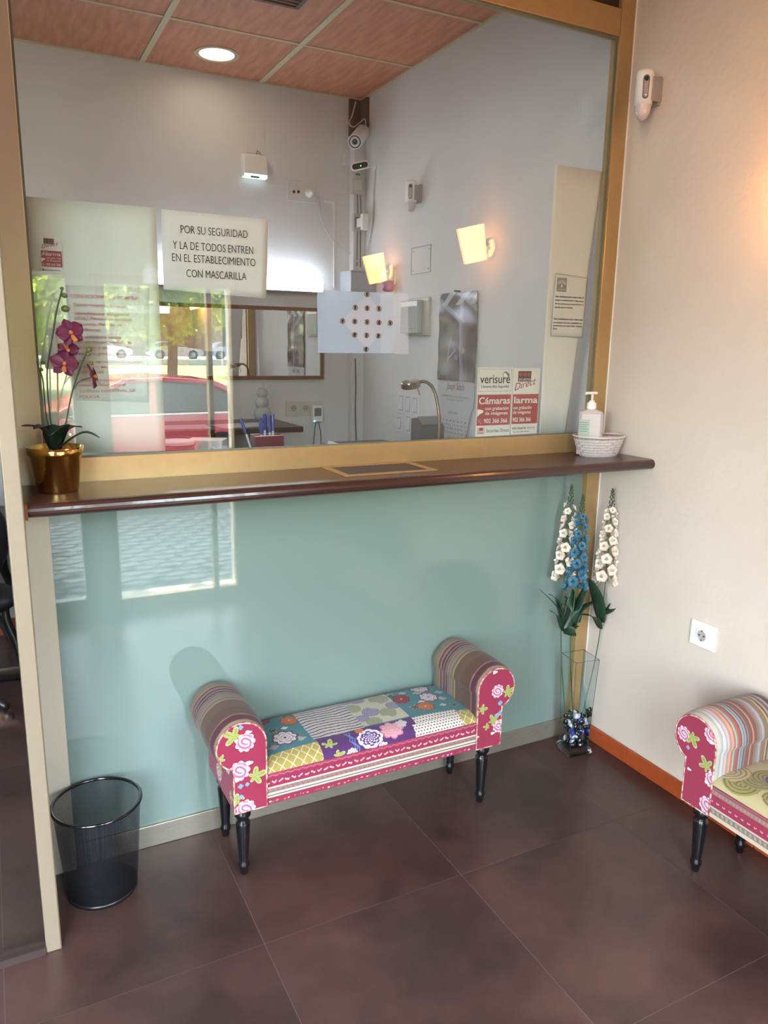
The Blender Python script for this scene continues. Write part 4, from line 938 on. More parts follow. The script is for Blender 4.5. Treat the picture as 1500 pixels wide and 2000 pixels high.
# frosted talk-through sheet with drilled studs
FRO = sheetmat('frosted_film', rgb(172, 188, 206), .52, .5); CLR = sheetmat('thin_clear_film', rgb(214, 220, 228), .16, .15); DIA = sheetmat('diamond_film', rgb(196, 200, 212), .5, .4)
fs_ = thing('frosted_sheet', (-1.0, -.003, 1.573), 'bluish frosted plastic sheet with a diamond of thirteen metal studs on the glass', 'sheet')
q0 = G(617, 567); q1 = G(766, 690)
obj('film', MB().prism([G(619, 689), G(766, 690), G(765, 573), G(617, 567)], -.0016, -.0008), FRO, fs_)
obj('clear_film', MB().prism([G(740, 690), G(795, 692), G(794, 575), G(740, 572)], -.0026, -.0020), CLR, fs_)
obj('diamond', MB().prism([G(665, 627), G(713, 682), G(758, 630), G(714, 575)], -.0022, -.0017), DIA, fs_)
HOLE = mat('stud_metal', rgb(150, 142, 132), .25, metal=.9); HOLD = mat('stud_dark_core', rgb(70, 66, 62), .3, metal=.6)
for px, py in ((714, 575), (691, 601), (714, 602), (737, 603), (666, 627), (690, 628), (714, 629), (737, 630), (759, 631), (690, 654), (713, 655), (736, 656), (712, 682)):
    x, z = G(px, py)
    st = obj('stud', MB().lathe([(.0085, -.001), (.0085, -.0042), (.0065, -.0056), (.0035, -.0046), (.0035, -.0026)], (x, 0, z), 18, axis='y', caps=False), HOLE, fs_, smooth=True)
    obj('stud_core', MB().lathe([(.0036, -.003), (.0036, -.0027)], (x, 0, z), 12, axis='y'), HOLD, st)

# ================================================================== OFFICE BEHIND THE GLASS
def K(px, py, y=YB): return at(px, py, 1, y)
def Rw(px, py, x=XR): return at(px, py, 0, x)
# mirror
mz0, mz1, mx0, mx1 = K(520, 741).z, K(520, 598).z, -1.25, K(630, 700).x
mi = thing('wall_mirror', ((mx0+mx1)/2, YB, mz0), 'wide wall mirror in a thin reddish wood frame on the back wall', 'mirror')
obj('mirror_glass', MB().box((mx0+.02, YB-.014, mz0+.02), (mx1-.02, YB-.012, mz1-.02)), MIRROR, mi)
fw = .022
obj('frame_rail', MB().box((mx0, YB-.022, mz0), (mx1, YB-.001, mz0+fw)), WOODF, mi, bevel=.002); obj('frame_rail', MB().box((mx0, YB-.022, mz1-fw), (mx1, YB-.001, mz1)), WOODF, mi, bevel=.002)
obj('frame_stile', MB().box((mx0, YB-.022, mz0+fw), (mx0+fw, YB-.001, mz1-fw)), WOODF, mi, bevel=.002); obj('frame_stile', MB().box((mx1-fw, YB-.022, mz0+fw), (mx1, YB-.001, mz1-fw)), WOODF, mi, bevel=.002)
# tube lamp above the mirror
tz0, tz1 = K(560, 572).z+.01, K(560, 541).z
tl = thing('tube_lamp', (-.75, YB, tz0), 'long glowing white tube lamp on the back wall above the mirror', 'lamp')
obj('diffuser', MB().box((-1.30, YB-.085, tz0), (K(622, 560).x, YB-.035, tz1)), mat('tube_glow', (.9, .95, 1), .4, emit=rgb(225, 238, 255), estr=7), tl, bevel=.008)
obj('housing', MB().box((-1.32, YB-.035, tz0-.01), (K(622, 560).x+.01, YB, tz1-.015)), GREYP, tl, bevel=.003)
obj('housing_cover', MB().box((-1.32, YB-.09, tz0-.014), (K(622, 560).x+.012, YB-.034, tz0-.002)), GREYP, tl, bevel=.002)
# ceiling downlight and vent
def downlight(x, y, label, on=4.0, pw=8, lc=(255, 226, 190)):
    D = thing('ceiling_downlight', (x, y, ZC), label, 'lamp')
    obj('trim_ring', MB().lathe([(.088, -.004), (.112, -.004), (.112, 0), (.088, 0), (.088, -.004)], (x, y, ZC), 36, caps=False), mat('cream_enamel', rgb(226, 206, 176), .4), D)
    obj('glowing_lens', MB().lathe([(.088, -.002), (.001, -.0021)], (x, y, ZC), 30, caps=False), mat('downlight_glow', (1, .95, .85), .4, emit=rgb(255, 236, 208), estr=on), D)
    ld = bpy.data.lights.new('downlight', 'AREA'); ld.shape = 'DISK'; ld.size = .17; ld.energy = pw; ld.color = rgb(*lc)
    lo = bpy.data.objects.new('downlight', ld); COL.objects.link(lo); lo.parent = D; lo.location = (0, 0, -.008)
downlight(-.93, 1.92, 'round glowing ceiling downlight set in the wood panel of the office', 3.5, .3)
for k, (x, y) in enumerate(((-1.25, .62), (-2.85, 1.25))): downlight(x, y, ['round ceiling downlight in the office straight above the counter', 'round ceiling downlight in the left part of the office'][k], 3.5, 2.8, (226, 234, 255))  # extra lamps out of view, added to brighten the office
for k, (x, y) in enumerate(((-.93, -.65), (-2.8, -.9))): downlight(x, y, ['round ceiling downlight in the waiting room above the bench', 'round ceiling downlight in the waiting room left of the post'][k], 7, 2)  # unseen fill lamps added to light the front room
cv = thing('ceiling_vent', (-.88, 1.05, ZC), 'dark slatted ceiling vent near the top edge of the glass', 'vent')
obj('vent_frame', flatring(-1.02, -.765, .93, 1.20, .018, ZC-.012, ZC-.001), mat('dark_vent', rgb(80, 74, 76), .5), cv)
for k in range(8): obj('slat', MB().box((-1.0, .955+k*.029, ZC-.010), (-.785, .965+k*.029, ZC-.002)), mat('dark_vent', rgb(80, 74, 76)), cv)
# corner cavity, cables and chase
co = thing('corner_shaft', (-.02, YB, 0), 'narrow boxed pipe chase in the back right corner with a dark open top', 'shaft')
obj('chase_box', MB().box((-.052, YB-.06, 0), (XR-.001, YB-.001, 2.82)), WALL, co, bevel=.004)
obj('dark_cavity', MB().box((-.060, YB-.02, 2.82), (XR-.001, YB-.001, ZC-.009)).box((XR-.02, YB-.10, 2.86), (XR-.001, YB-.02, ZC-.009)), mat('dark_cavity_brown', rgb(84, 68, 64), .95, noise=.4, bump=.5), co)  # solid block; the dark of the open hole is put into its colour
WC = mat('white_cable', rgb(220, 220, 222), .5); GC = mat('grey_cable', rgb(110, 106, 104), .5)
YC = YB-.068
def cable(label, pts, r, m=WC): return single('cable', MB().tube(smooth_path(pts, 8), r, 6), m, label, 'cable', base=tuple(pts[0]), smooth=True)
cable('white cable looping at the dark opening in the ceiling corner', [K(695, 198, YC-.03), K(688, 225, YC-.03), K(682, 240, YC-.04), K(690, 248, YC-.04), K(702, 240, YC-.04), K(712, 232, YC-.04), K(714, 245, YC-.05), K(708, 258, YC-.06)], .0035)
cable('grey cable running down the chase below the motion sensor box', [K(698, 378, YC), K(699, 415, YC), K(698, 460, YC), K(697, 520, YC)], .003, GC)
cable('thin grey cable beside the first on the chase', [K(704, 378, YC), K(705, 420, YC), K(704, 470, YC), K(704, 522, YC)], .0025, GC)
cable('white cable from the wall socket curving down to the router', [K(612, 378, YB-.05), K(622, 382, YB-.01), K(626, 420, YB-.01), K(640, 455, YB-.01), K(668, 485, YB-.01), K(690, 500, YB-.03), K(700, 512, YC-.02)], .0035)
cable('thin white cable hanging from the oval camera on the right wall', [Rw(733, 330, XR-.006), Rw(730, 380, XR-.006), Rw(727, 440, XR-.006), Rw(715, 500, XR-.02), Rw(708, 522, XR-.03)], .003)
cable('grey twin cable low on the chase behind the tray', [K(694, 700, YC), K(695, 760, YC), K(694, 800, YC), K(696, 870, YC)], .004, GC)
# bullet camera
p0 = K(708, 258, YB-.12); p1 = K(693, 277, YB-.30)
bc = thing('security_camera', tuple(p0), 'white bullet security camera under the dark ceiling corner', 'camera')
d = (p1-p0).normalized(); Mz = Matrix.Translation(p0) @ d.to_track_quat('Z', 'Y').to_matrix().to_4x4(); L_ = (p1-p0).length
obj('body', MB().lathe([(.02, -.03), (.036, -.02), (.040, .0), (.040, L_), (.037, L_+.004), (.034, L_)], n=28).xform(Mz), WHITEP, bc, smooth=True)
obj('bezel', MB().lathe([(.035, L_-.004), (.034, L_+.002), (.020, L_-.002), (.001, L_-.002)], n=28).xform(Mz), DGREY, bc, smooth=True)
obj('lens', MB().lathe([(.016, L_-.002), (.015, L_+.006), (.008, L_+.010), (.001, L_+.011)], n=20).xform(Mz), BLACKL, bc, smooth=True)
obj('mount', MB().tube([p0-d*.02, p0+Vector((.03, .08, .05))], .012, 8), WHITEP, bc, smooth=True)
# oval camera on wall stalk
p0 = K(703, 324, YB-.30)
oc = thing('security_camera', tuple(p0), 'small oval security camera with a green light on a white stalk', 'camera')
Mz = Matrix.Translation(p0) @ Matrix.Rotation(math.radians(-14), 4, 'Y') @ Matrix.Rotation(math.radians(-25), 4, 'Z')
def capsule(w_, h_, y0, y1): 
    pts = []
    for k in range(20):
        a = 2*PI*k/20; pts.append(((w_-h_)*(1 if math.cos(a) > 0 else -1)+h_*math.cos(a), h_*math.sin(a)))
    return MB().prism(pts, y0, y1)
obj('body', capsule(.052, .021, -.012, .020).xform(Mz), WHITEP, oc, bevel=.003)
obj('front_glass', capsule(.045, .015, -.014, -.0121).xform(Mz), BLACKL, oc)
obj('status_light', MB().ball((.004, -.0145, -.002), .003, 8, 5).xform(Mz), mat('green_led', (.1, .8, .3), .4, emit=(.05, .9, .35), estr=4), oc)
wp_ = Rw(733, 328)
obj('stalk', MB().tube([p0+Vector((.03, .02, -.003)), Vector((wp_.x-.02, wp_.y, wp_.z+.005)), wp_], .006, 8).lathe([(.02, 0), (.02, -.008), (.001, -.01)], tuple(wp_), 18, axis='x'), WHITEP, oc, smooth=False)
# PIR box and small boxes on the chase
def boxat(name, px0, py0, px1, py1, y, depth, m, label, cat, bevel=.004):
    a = K(px0, py1, y-depth); b_ = K(px1, py0, y-depth)
    T_ = thing(name, ((a.x+b_.x)/2, y, a.z), label, cat)
    obj('case', MB().box((a.x, y-depth, a.z), (b_.x, y, b_.z)), m, T_, bevel=bevel); return T_, a, b_
T_, a, b_ = boxat('motion_sensor', 688, 333, 710, 377, YC+.005, .04, CREAMP, 'cream rectangular motion sensor on the chase below the oval camera', 'sensor')
obj('lens_window', MB().box((a.x+.010, YC-.0385, a.z+.02), (b_.x-.010, YC-.035, a.z+.075)), mat('sensor_window', rgb(236, 232, 216), .3), T_, bevel=.002)
obj('indicator', MB().box((a.x+.022, YC-.037, b_.z-.03), (b_.x-.024, YC-.034, b_.z-.022)), DGREY, T_)
T_, a, b_ = boxat('junction_box', 691, 418, 705, 450, YC+.005, .03, CREAMP, 'small cream box with grey face on the chase below the sensor', 'box', .002)
obj('face_plate', MB().box((a.x+.006, YC-.028, a.z+.02), (b_.x-.010, YC-.0245, b_.z-.02)), GREYP, T_)
T_, a, b_ = boxat('contact_box', 708, 418, 720, 448, YB-.15, .03, WHITEP, 'small white box mounted right beside the cream one on the chase', 'box', .002)
obj('bracket', MB().box((a.x, YB-.15, a.z+.02), (a.x+.01, YB-.06, b_.z-.02)), WHITEP, T_)
T_, a, b_ = boxat('equipment_cabinet', 685, 530, 734, 590, YB-.06, .16, mat('grey_cabinet', rgb(186, 192, 198), .45), 'pale grey equipment cabinet in the back corner beneath the cables', 'cabinet', .004)
obj('lid_line', MB().box((a.x-.002, YB-.222, b_.z-.012), (b_.x+.002, YB-.2195, b_.z-.009)), GREYP, T_)
an = K(750, 520, YB-.2); single('antenna', MB().tube([K(749, 525, 1.95), K(749, 455, 1.95)], .0028, 6).ball(K(749, 453, 1.95), .005, 8, 5).lathe([(.012, 0), (.012, .01), (.004, .02)], tuple(K(749, 526, 1.95)), 12), GREYP, 'thin upright antenna rod beside the equipment cabinet', 'antenna', base=tuple(K(749, 526, 1.95)))
# white and navy device
p = Rw(770, 545)
dv = thing('wall_siren', tuple(p), 'small white cylinder with a dark blue lower half on the office wall', 'alarm')
c = (p.x-.04, p.y, p.z)
obj('upper_body', MB().lathe([(.034, -.012), (.034, .06), (.026, .07)], c, 22), WHITEP, dv, smooth=False)
obj('blue_lens', MB().lathe([(.020, -.072), (.030, -.066), (.0345, -.05), (.0345, -.012)], c, 22), mat('navy_lens', rgb(56, 62, 170), .3), dv, smooth=True)
obj('bracket', MB().box((p.x-.02, p.y-.015, p.z-.03), (p.x, p.y+.015, p.z+.05)), WHITEP, dv)
# intercom/siren box on back wall
T_, a, b_ = boxat('alarm_box', 476, 304, 523, 343, YB, .05, WHITEP, 'white box with a pale glowing bottom edge high on the back wall', 'box', .008)
obj('light_strip', MB().box((a.x+.004, YB-.052, a.z-.002), (b_.x-.004, YB-.006, a.z+.016)), mat('pale_cyan_glow', rgb(220, 240, 235), .4, emit=rgb(210, 240, 232), estr=.7), T_, bevel=.002)
obj('bottom_slot', MB().box((a.x+.04, YB-.0535, a.z-.003), (a.x+.09, YB-.04, a.z+.004)), DGREY, T_)
obj('cable_loop', MB().tube([K(500, 304, YB-.02), K(503, 294, YB-.01), K(508, 298, YB-.01), K(509, 304, YB-.02)], .002, 5), GC, T_)
single('blank_cover', MB().box((K(480, 300).x, YB-.004, K(480, 298).z), (K(518, 300).x, YB, K(480, 248).z)), WALL, 'painted blank cover plate on the back wall above the white box', 'cover', base=tuple(K(500, 298)), bevel=.002)
single('blank_cover', MB().box((K(671, 320).x, YB-.008, K(671, 325).z), (K(692, 320).x, YB, K(671, 291).z)), WALL, 'small square painted cover plate left of the cameras on the back wall', 'cover', base=tuple(K(680, 325)), bevel=.002)
# socket strip up high
a = K(561, 392); b_ = K(618, 358)
hs = thing('wall_socket', ((a.x+b_.x)/2, YB, a.z), 'high double socket strip with a white plug on the back wall', 'socket')
obj('cover_plate', MB().box((a.x, YB-.008, a.z), (b_.x, YB, b_.z)), mat('grey_plate', rgb(206, 204, 202), .5), hs, bevel=.002)
for px in (573, 582): c = K(px, 375); obj('jack_hole', MB().lathe([(.009, -.0085), (.009, -.0095), (.005, -.0095)], (c.x, YB, c.z), 14, axis='y'), BLACKP, hs)
c = K(602, 378); obj('plug', MB().lathe([(.024, -.008), (.024, -.02), (.014, -.045), (.006, -.06)], (c.x, YB, c.z), 22, axis='y'), WHITEP, hs, smooth=True)
def trunk(label, pts, r=.004):
    v = MB()
    for i in range(len(pts)-1):
        a, b_ = pts[i], pts[i+1]; v.box((min(a.x, b_.x)-r, YB-.006, min(a.z, b_.z)-r), (max(a.x, b_.x)+r, YB, max(a.z, b_.z)+r))
    return single('cable_trunking', v, WHITEP, label, 'trunking', base=tuple(pts[0]))
trunk('thin white trunking running down the back wall right of the socket strip', [K(633, 395), K(652, 395), K(652, 560)], .003)
# low triple socket with charger
a = K(558, 812); b_ = K(626, 783)
ls = thing('wall_socket', ((a.x+b_.x)/2, YB, a.z), 'triple socket strip on the back wall right of the glass figurine', 'socket')
obj('cover_plate', MB().box((a.x, YB-.008, a.z), (b_.x, YB, b_.z)), mat('beige_plate', rgb(200, 196, 184), .5), ls, bevel=.002)
for px in (573, 596, 618): c = K(px, 797); schuko(ls, (c.x, YB-.0083, c.z), 1, .95, mat('beige_plate', rgb(200, 196, 184)))
T_, a, b_ = boxat('plug_adapter', 611, 792, 631, 824, YB-.012, .04, WHITEP, 'white plug-in adapter with a blue light at the right of the low sockets', 'adapter', .004)
obj('display', MB().box((a.x+.012, YB-.0545, a.z+.035), (b_.x-.012, YB-.0515, b_.z-.015)), GREYP, T_)
obj('status_light', MB().ball((a.x+.012, YB-.053, a.z+.004), .005, 8, 5), mat('blue_led', (.1, .4, 1), .4, emit=(.08, .4, 1), estr=5), T_)
obj('adapter_cord', MB().tube(smooth_path([K(617, 823, YB-.03), K(614, 845, YB-.02), K(611, 885, YB-.02)]), .003, 6).tube(smooth_path([K(621, 823, YB-.03), K(626, 845, YB-.02), K(627, 885, YB-.02)]), .003, 6), GC, T_, smooth=True)
# back shelf with papers and figurine
DK = mat('dark_desk', rgb(58, 54, 56), .35)
zt = 1.152
dsk = thing('back_desk', (-1.2, 1.95, 0), 'dark high desk along the back wall under the mirror', 'desk')
obj('desk_top', MB().box((-2.0, 1.70, zt-.03), (-.56, YB-.001, zt)), DK, dsk, bevel=.002)
obj('desk_side', MB().box((-1.06, 1.80, 0), (-1.03, YB-.001, zt-.03)), DK, dsk); obj('desk_side', MB().box((-1.98, 1.80, 0), (-1.95, YB-.001, zt-.03)), DK, dsk)
def psheet(label, x, y, z, w_, h_, rz, m=PAPERB, grp=None):
    return single('paper_sheet', MB().box((-w_/2, -h_/2, 0), (w_/2, h_/2, .0012)).xform(Matrix.Rotation(rz, 4, 'Z')).xform(Matrix.Translation((x, y, z))), m, label, 'paper', base=(x, y, z), group=grp)
psheet('white paper sheet lying on the back desk near its right end', -.86, 1.87, zt+.0005, .30, .21, .15)
psheet('white paper sheet on the back desk left of the other sheet', -1.20, 1.88, zt+.0005, .30, .21, -.1)
FIGM = mat('pale_glass_figure', rgb(214, 220, 224), .08, coat=.5, alpha=.75)
fp = K(513, 818, 2.05); fg = thing('glass_figurine', (fp.x, 2.05, zt), 'pale glass perfume figurine of a seated round figure on the back desk', 'figurine')
obj('lower_body', MB().ball((fp.x, 2.05, zt+.045), (.052, .04, .048), 20, 14), FIGM, fg, smooth=True)
obj('upper_body', MB().ball((fp.x-.002, 2.05, zt+.11), (.040, .034, .042), 20, 14), FIGM, fg, smooth=True)
obj('head', MB().ball((fp.x, 2.05, zt+.165), (.032, .028, .032), 18, 12), FIGM, fg, smooth=True)
obj('stopper', MB().lathe([(.012, .185), (.009, .20), (.007, .222), (.001, .232)], (fp.x+.004, 2.05, zt), 14), FIGM, fg, smooth=True)
# dried gourds reflected in mirror are left as small brass apples on a ledge
# inner counter with things on it
zi = 1.150
ic = thing('inner_counter', (-1.0, .45, 0), 'grey work counter behind the glass with its top just above the rail', 'counter')
obj('counter_top', MB().box((-1.975, .045, zi-.03), (-.04, .92, zi)), mat('grey_laminate', rgb(120, 120, 124), .4), ic, bevel=.002)
obj('counter_body', MB().box((-1.97, .05, 0), (-.045, .80, zi-.03)), mat('cabinet_grey', rgb(150, 148, 144), .5), ic)
# pen holder
MAR = mat('maroon_plastic', rgb(110, 42, 62), .3, coat=.3)
px_, py_ = K(522, 868, .30).x, .30
ph = thing('pen_holder', (px_, py_, zi), 'maroon box-shaped pen holder with a pale rim behind the glass', 'holder')
w_ = .052
hb = MB()
for (a, b_) in (((px_-w_, py_-.030, zi), (px_-w_+.003, py_+.030, zi+.135)), ((px_+w_-.003, py_-.030, zi), (px_+w_, py_+.030, zi+.135)), ((px_-w_+.003, py_-.030, zi), (px_+w_-.003, py_-.027, zi+.135)), ((px_-w_+.003, py_+.027, zi), (px_+w_-.003, py_+.030, zi+.135)), ((px_-w_+.003, py_-.027, zi), (px_+w_-.003, py_+.027, zi+.004))): hb.box(a, b_)
obj('holder_box', hb, MAR, ph)
obj('rim', MB().tube([(px_-w_, py_-.03, zi+.136), (px_+w_, py_-.03, zi+.136), (px_+w_, py_+.03, zi+.136), (px_-w_, py_+.03, zi+.136)], .0022, 6, closed=True), mat('pale_pink_rim', rgb(226, 196, 200), .3), ph, smooth=True)
PENB = mat('blue_pen_cap', rgb(34, 58, 150), .3); PENC = mat('clear_pen_barrel', rgb(200, 208, 222), .2)
for k, (tx_, ty_, bx_) in enumerate(((470, 817, -.035), (510, 816, -.02), (517, 808, -.005), (526, 812, .008), (533, 809, .02))):
    top = K(tx_, ty_, .31); bot = Vector((px_+bx_, py_+.012*((k % 3)-1), zi+.006))
    d = (top-bot).normalized(); Mz = Matrix.Translation(bot) @ d.to_track_quat('Z', 'Y').to_matrix().to_4x4(); L_ = (top-bot).length
    pe = thing('ballpoint_pen', tuple(bot), ['blue-capped pen leaning far left in the maroon holder', 'blue-capped pen, second from the left in the maroon holder', 'tallest blue-capped pen in the middle of the maroon holder', 'short blue-capped pen right of the tallest in the maroon holder', 'blue-capped pen at the far right of the maroon holder'][k], 'pen', 'pens in the maroon holder')
    obj('barrel', MB().lathe([(.002, 0), (.004, .01), (.004, L_-.05)], n=8).xform(Mz), PENC, pe, smooth=True)
    obj('cap', MB().lathe([(.0048, L_-.058), (.0056, L_-.03), (.005, L_-.002), (.003, L_)], n=10).box((.0045, -.0016, L_-.045), (.0085, .0016, L_-.004)).xform(Mz), PENB, pe)
# round tin, boxes at left
rx, ry = K(345, 865, .5).x, .5
rt = thing('round_tin', (rx, ry, zi), 'flat round tin with a white lid and red rim behind the glass', 'tin')
obj('tin_body', MB().lathe([(.062, 0), (.062, .088)], (rx, ry, zi), 32), mat('pinkish_tin', rgb(196, 130, 124), .4), rt)
obj('lid', MB().lathe([(.064, .088), (.064, .100), (.060, .104), (.001, .105)], (rx, ry, zi), 32), WHITEP, rt, smooth=False)
obj('lid_rim', MB().tube([(rx+.0645*math.cos(2*PI*i/32), ry+.0645*math.sin(2*PI*i/32), zi+.090) for i in range(32)], .0018, 5, closed=True), REDINK, rt)
single('card_box', MB().box((-.07, -.05, 0), (.07, .05, .085)).xform(Matrix.Translation((rx+.15, .66, zi)) @ Matrix.Rotation(-.5, 4, 'Z')), WHITEP, 'small white card box behind the round tin', 'box', base=(rx+.15, .66, zi), bevel=.002)
single('leaflet_stand', MB().prism([(0, 0), (.12, 0), (.10, .01), (.02, .075), (.01, .075)], .42, .50).xform(Matrix.Translation((K(440, 882, .45).x-.05, 0, zi))), WHITEP, 'slanted white leaflet holder on the counter behind the glass', 'holder', base=(K(440, 882, .45).x, .46, zi), bevel=.001)
# grey tray / printer
p = K(705, 868, .72)
gt = thing('grey_tray', (p.x, .72, zi), 'flat grey plastic tray lying on the counter at the middle of the glass', 'tray')
obj('tray_body', MB().box((K(650, 868, .72).x, .62, zi), (K(775, 868, .72).x, .84, zi+.028)), GREYP, gt, bevel=.008, seg=3)
obj('tray_recess', MB().box((K(662, 868, .72).x, .64, zi+.0285), (K(765, 868, .72).x, .82, zi+.0300)), DGREY, gt)
obj('tag', MB().box((-.022, -.001, 0), (.022, .001, .05)).xform(Matrix.Translation((K(643, 868, .62).x, .612, zi+.01)) @ Matrix.Rotation(.3, 4, 'Y')), WHITEP, gt)
# dark box and gooseneck lamp
p = K(838, 850, .86)
db = thing('dark_grey_box', (p.x, .86, zi), 'dark grey wedge-shaped machine at the foot of the desk lamp', 'machine')
x0, x1 = K(822, 850, .80).x, K(868, 850, .80).x
obj('machine_body', MB().prism([(.80, zi), (.90, zi), (.90, zi+.115), (.86, zi+.12), (.80, zi+.085)], x0, x1, ax=0), DGREY, db, bevel=.005)
obj('top_panel', MB().prism([(.805, zi+.0915), (.858, zi+.1235), (.858, zi+.126), (.805, zi+.094)], x0+.01, x1-.01, ax=0), GREYP, db)
lx, ly = K(856, 845, .76).x, .76
LM = mat('brushed_brass_nickel', rgb(176, 160, 132), .25, metal=1)
dl = thing('desk_lamp', (lx, ly, zi), 'small gooseneck desk lamp with a brass-coloured disc head, lit', 'lamp')
obj('lamp_base', MB().lathe([(.05, 0), (.05, .008), (.012, .016), (.009, .03)], (lx, ly, zi), 28), LM, dl, smooth=False)
hd = K(802, 751, .80)
obj('gooseneck', MB().tube(smooth_path([Vector((lx, ly, zi+.01)), K(858, 820, .76), K(853, 780, .77), K(845, 757, .78), K(832, 746, .79), K(818, 746, .80)]), .0075, 10), LM, dl, smooth=True)
Mz = Matrix.Translation(hd) @ Matrix.Rotation(math.radians(-12), 4, 'Y') @ Matrix.Rotation(math.radians(6), 4, 'X')
obj('lamp_head', MB().lathe([(.043, -.014), (.045, -.012), (.045, .010), (.040, .015), (.001, .016)], n=32).xform(Mz), LM, dl, smooth=False)
obj('lamp_glass', MB().lathe([(.041, -.0135), (.001, -.0136)], n=28).xform(Mz), mat('lamp_face', (.6, .55, .45), .2, emit=rgb(255, 210, 150), estr=1.2), dl)
obj('switch_lever', MB().tube([hd+Vector((.035, 0, -.01)), hd+Vector((.050, 0, -.05))], .003, 6), mat('copper_lever', rgb(214, 150, 120), .3, metal=.5), dl)
# ================================================================== RIGHT OFFICE WALL
def walldev(name, px0, py0, px1, py1, dep, m, label, cat, bevel=.002):
    a = Rw(px0, py1); b_ = Rw(px1, py0)
    y0, y1 = min(a.y, b_.y), max(a.y, b_.y); z0, z1 = min(a.z, b_.z), max(a.z, b_.z)
    T_ = thing(name, (XR, (y0+y1)/2, z0), label, cat)
    obj('back_plate', MB().box((XR-dep, y0, z0), (XR, y1, z1)), m, T_, bevel=bevel); return T_, y0, y1, z0, z1
T_, y0, y1, z0, z1 = walldev('access_hatch', 804, 477, 843, 537, .003, WALL, 'flat square access hatch painted like the office wall', 'hatch', .0005)
HL = mat('hatch_line', rgb(140, 138, 138), .7)
obj('edge_line', MB().box((XR-.0045, y0, z0), (XR-.003, y0+.003, z1)).box((XR-.0045, y0, z1-.003), (XR-.003, y1, z1)).box((XR-.0045, y1-.002, z0), (XR-.003, y1, z1)).box((XR-.0045, y0, z0), (XR-.003, y1, z0+.002)), HL, T_)
for yy in (y0+.02, y1-.02):
    for zz in (z0+.02, z1-.02): obj('screw', MB().lathe([(.004, -.003), (.003, -.0045)], (XR, yy, zz), 8, axis='x'), GREYP, T_)
T_, y0, y1, z0, z1 = walldev('fuse_box', 797, 580, 843, 656, .018, CREAMP, 'cream fuse box with a pale hinged door on the office wall', 'box', .004)
yA = y0+.06
obj('door', MB().box((XR-.052, yA, z0+.012), (XR-.018, y1, z1-.012)), mat('pale_grey_green_door', rgb(190, 200, 200), .15, coat=.5), T_, bevel=.004)
obj('door_band', MB().box((XR-.0535, yA+.004, z1-.045), (XR-.052, y1-.003, z1-.02)), WHITEP, T_); obj('door_seam', MB().box((XR-.0532, yA+.004, z0+.035), (XR-.052, y1-.003, z0+.038)), GREYP, T_)
SWM = mat('switch_white', rgb(214, 216, 220), .35)
def switches(px0, py0, px1, py1, n, label):
    T_, y0, y1, z0, z1 = walldev('light_switch', px0, py0, px1, py1, .009, SWM, label, 'switch', .002)
    wd = (y1-y0)/n
    for k in range(n):
        c = y0+(k+.5)*wd; r = obj('rocker', MB().prism([(XR-.009, z0+.022), (XR-.0145, z0+.024), (XR-.0105, z1-.02), (XR-.009, z1-.02)], c-wd*.22, c+wd*.22), SWM, T_, bevel=.0008)
        obj('rocker_gap', MB().box((XR-.0096, c-wd*.30, z0+.016), (XR-.009, c+wd*.30, z1-.014)), mat('switch_gap', rgb(190, 192, 196), .6), T_)
switches(779, 773, 821, 806, 3, 'upper three-gang white light switch on the office wall')
switches(775, 811, 789, 841, 1, 'single white light switch at the lower left below the three-gang one')
switches(793, 815, 836, 846, 3, 'lower three-gang white light switch beside the single one')
# calendar
cA, cB = Rw(862, 575), Rw(940, 570)
y1, y0 = Rw(859, 720).y, Rw(930, 760).y; y1 = 1.235; y0 = .885
ca = thing('wall_calendar', (XR-.01, (y0+y1)/2, 1.15), 'long wall calendar with a dark photo of a purple-robed figure on the office wall', 'calendar')
nyy, nzz = 130, 170
Yg, Zg = np.meshgrid(np.linspace(y1, y0, nyy), np.linspace(1.43, 1.865, nzz))
u = (y1-Yg)/(y1-y0); v = (Zg-1.43)/.435
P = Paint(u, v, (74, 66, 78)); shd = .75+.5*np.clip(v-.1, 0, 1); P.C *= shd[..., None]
P.fill((np.abs(u-.52) < .30*np.clip(1.15-v, 0, .8)+.02) & (v < .64), (98, 84, 112)); P.scallop(.50, .60, .13, 5, (92, 78, 106), .2, sy=.7)
P.fill((np.abs(u-.62-.05*(.5-v)) < .045), (150, 140, 182)); P.fill((np.abs(u-.60-.05*(.5-v)) < .010), (196, 188, 214))
P.fill((np.abs(u-.28-.25*(v-.3)) < .012) & (v > .2) & (v < .5), (176, 150, 190)); P.fill((np.abs(v-.26-.5*(u-.3)) < .012) & (u > .26) & (u < .5), (180, 156, 196))
P.scallop(.50, .27, .05, 5, (172, 150, 142), .3, sy=.8); P.scallop(.67, .35, .07, 5, (178, 154, 146), .35, sy=.6)
P.fill((v > .66) & (np.sin(u*9+v*22) > .72), (150, 156, 172)); P.scallop(.16, .68, .08, 5, (110, 92, 92), .3, sy=.5); P.fill((v > .86) & (np.sin(u*17-v*30) > .3), (196, 206, 216))
crm = .004*np.sin(u*7)*np.cos(v*6)+.0016*np.sin(v*19+u*3)
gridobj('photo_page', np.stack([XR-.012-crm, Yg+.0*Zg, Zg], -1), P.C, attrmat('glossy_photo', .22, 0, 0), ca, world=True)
def rsheet(name, ya, yb, z0_, z1_, m, off): return obj(name, MB().box((XR-off, yb, z0_), (XR-off+.0008, ya, z1_)), m, ca)
rsheet('title_page', y1, y0, 1.30, 1.43, PAPERB, .008)
rr3 = (PI/2, 0, -PI/2)
SIGN = mat('maroon_script', rgb(150, 96, 104), .7)
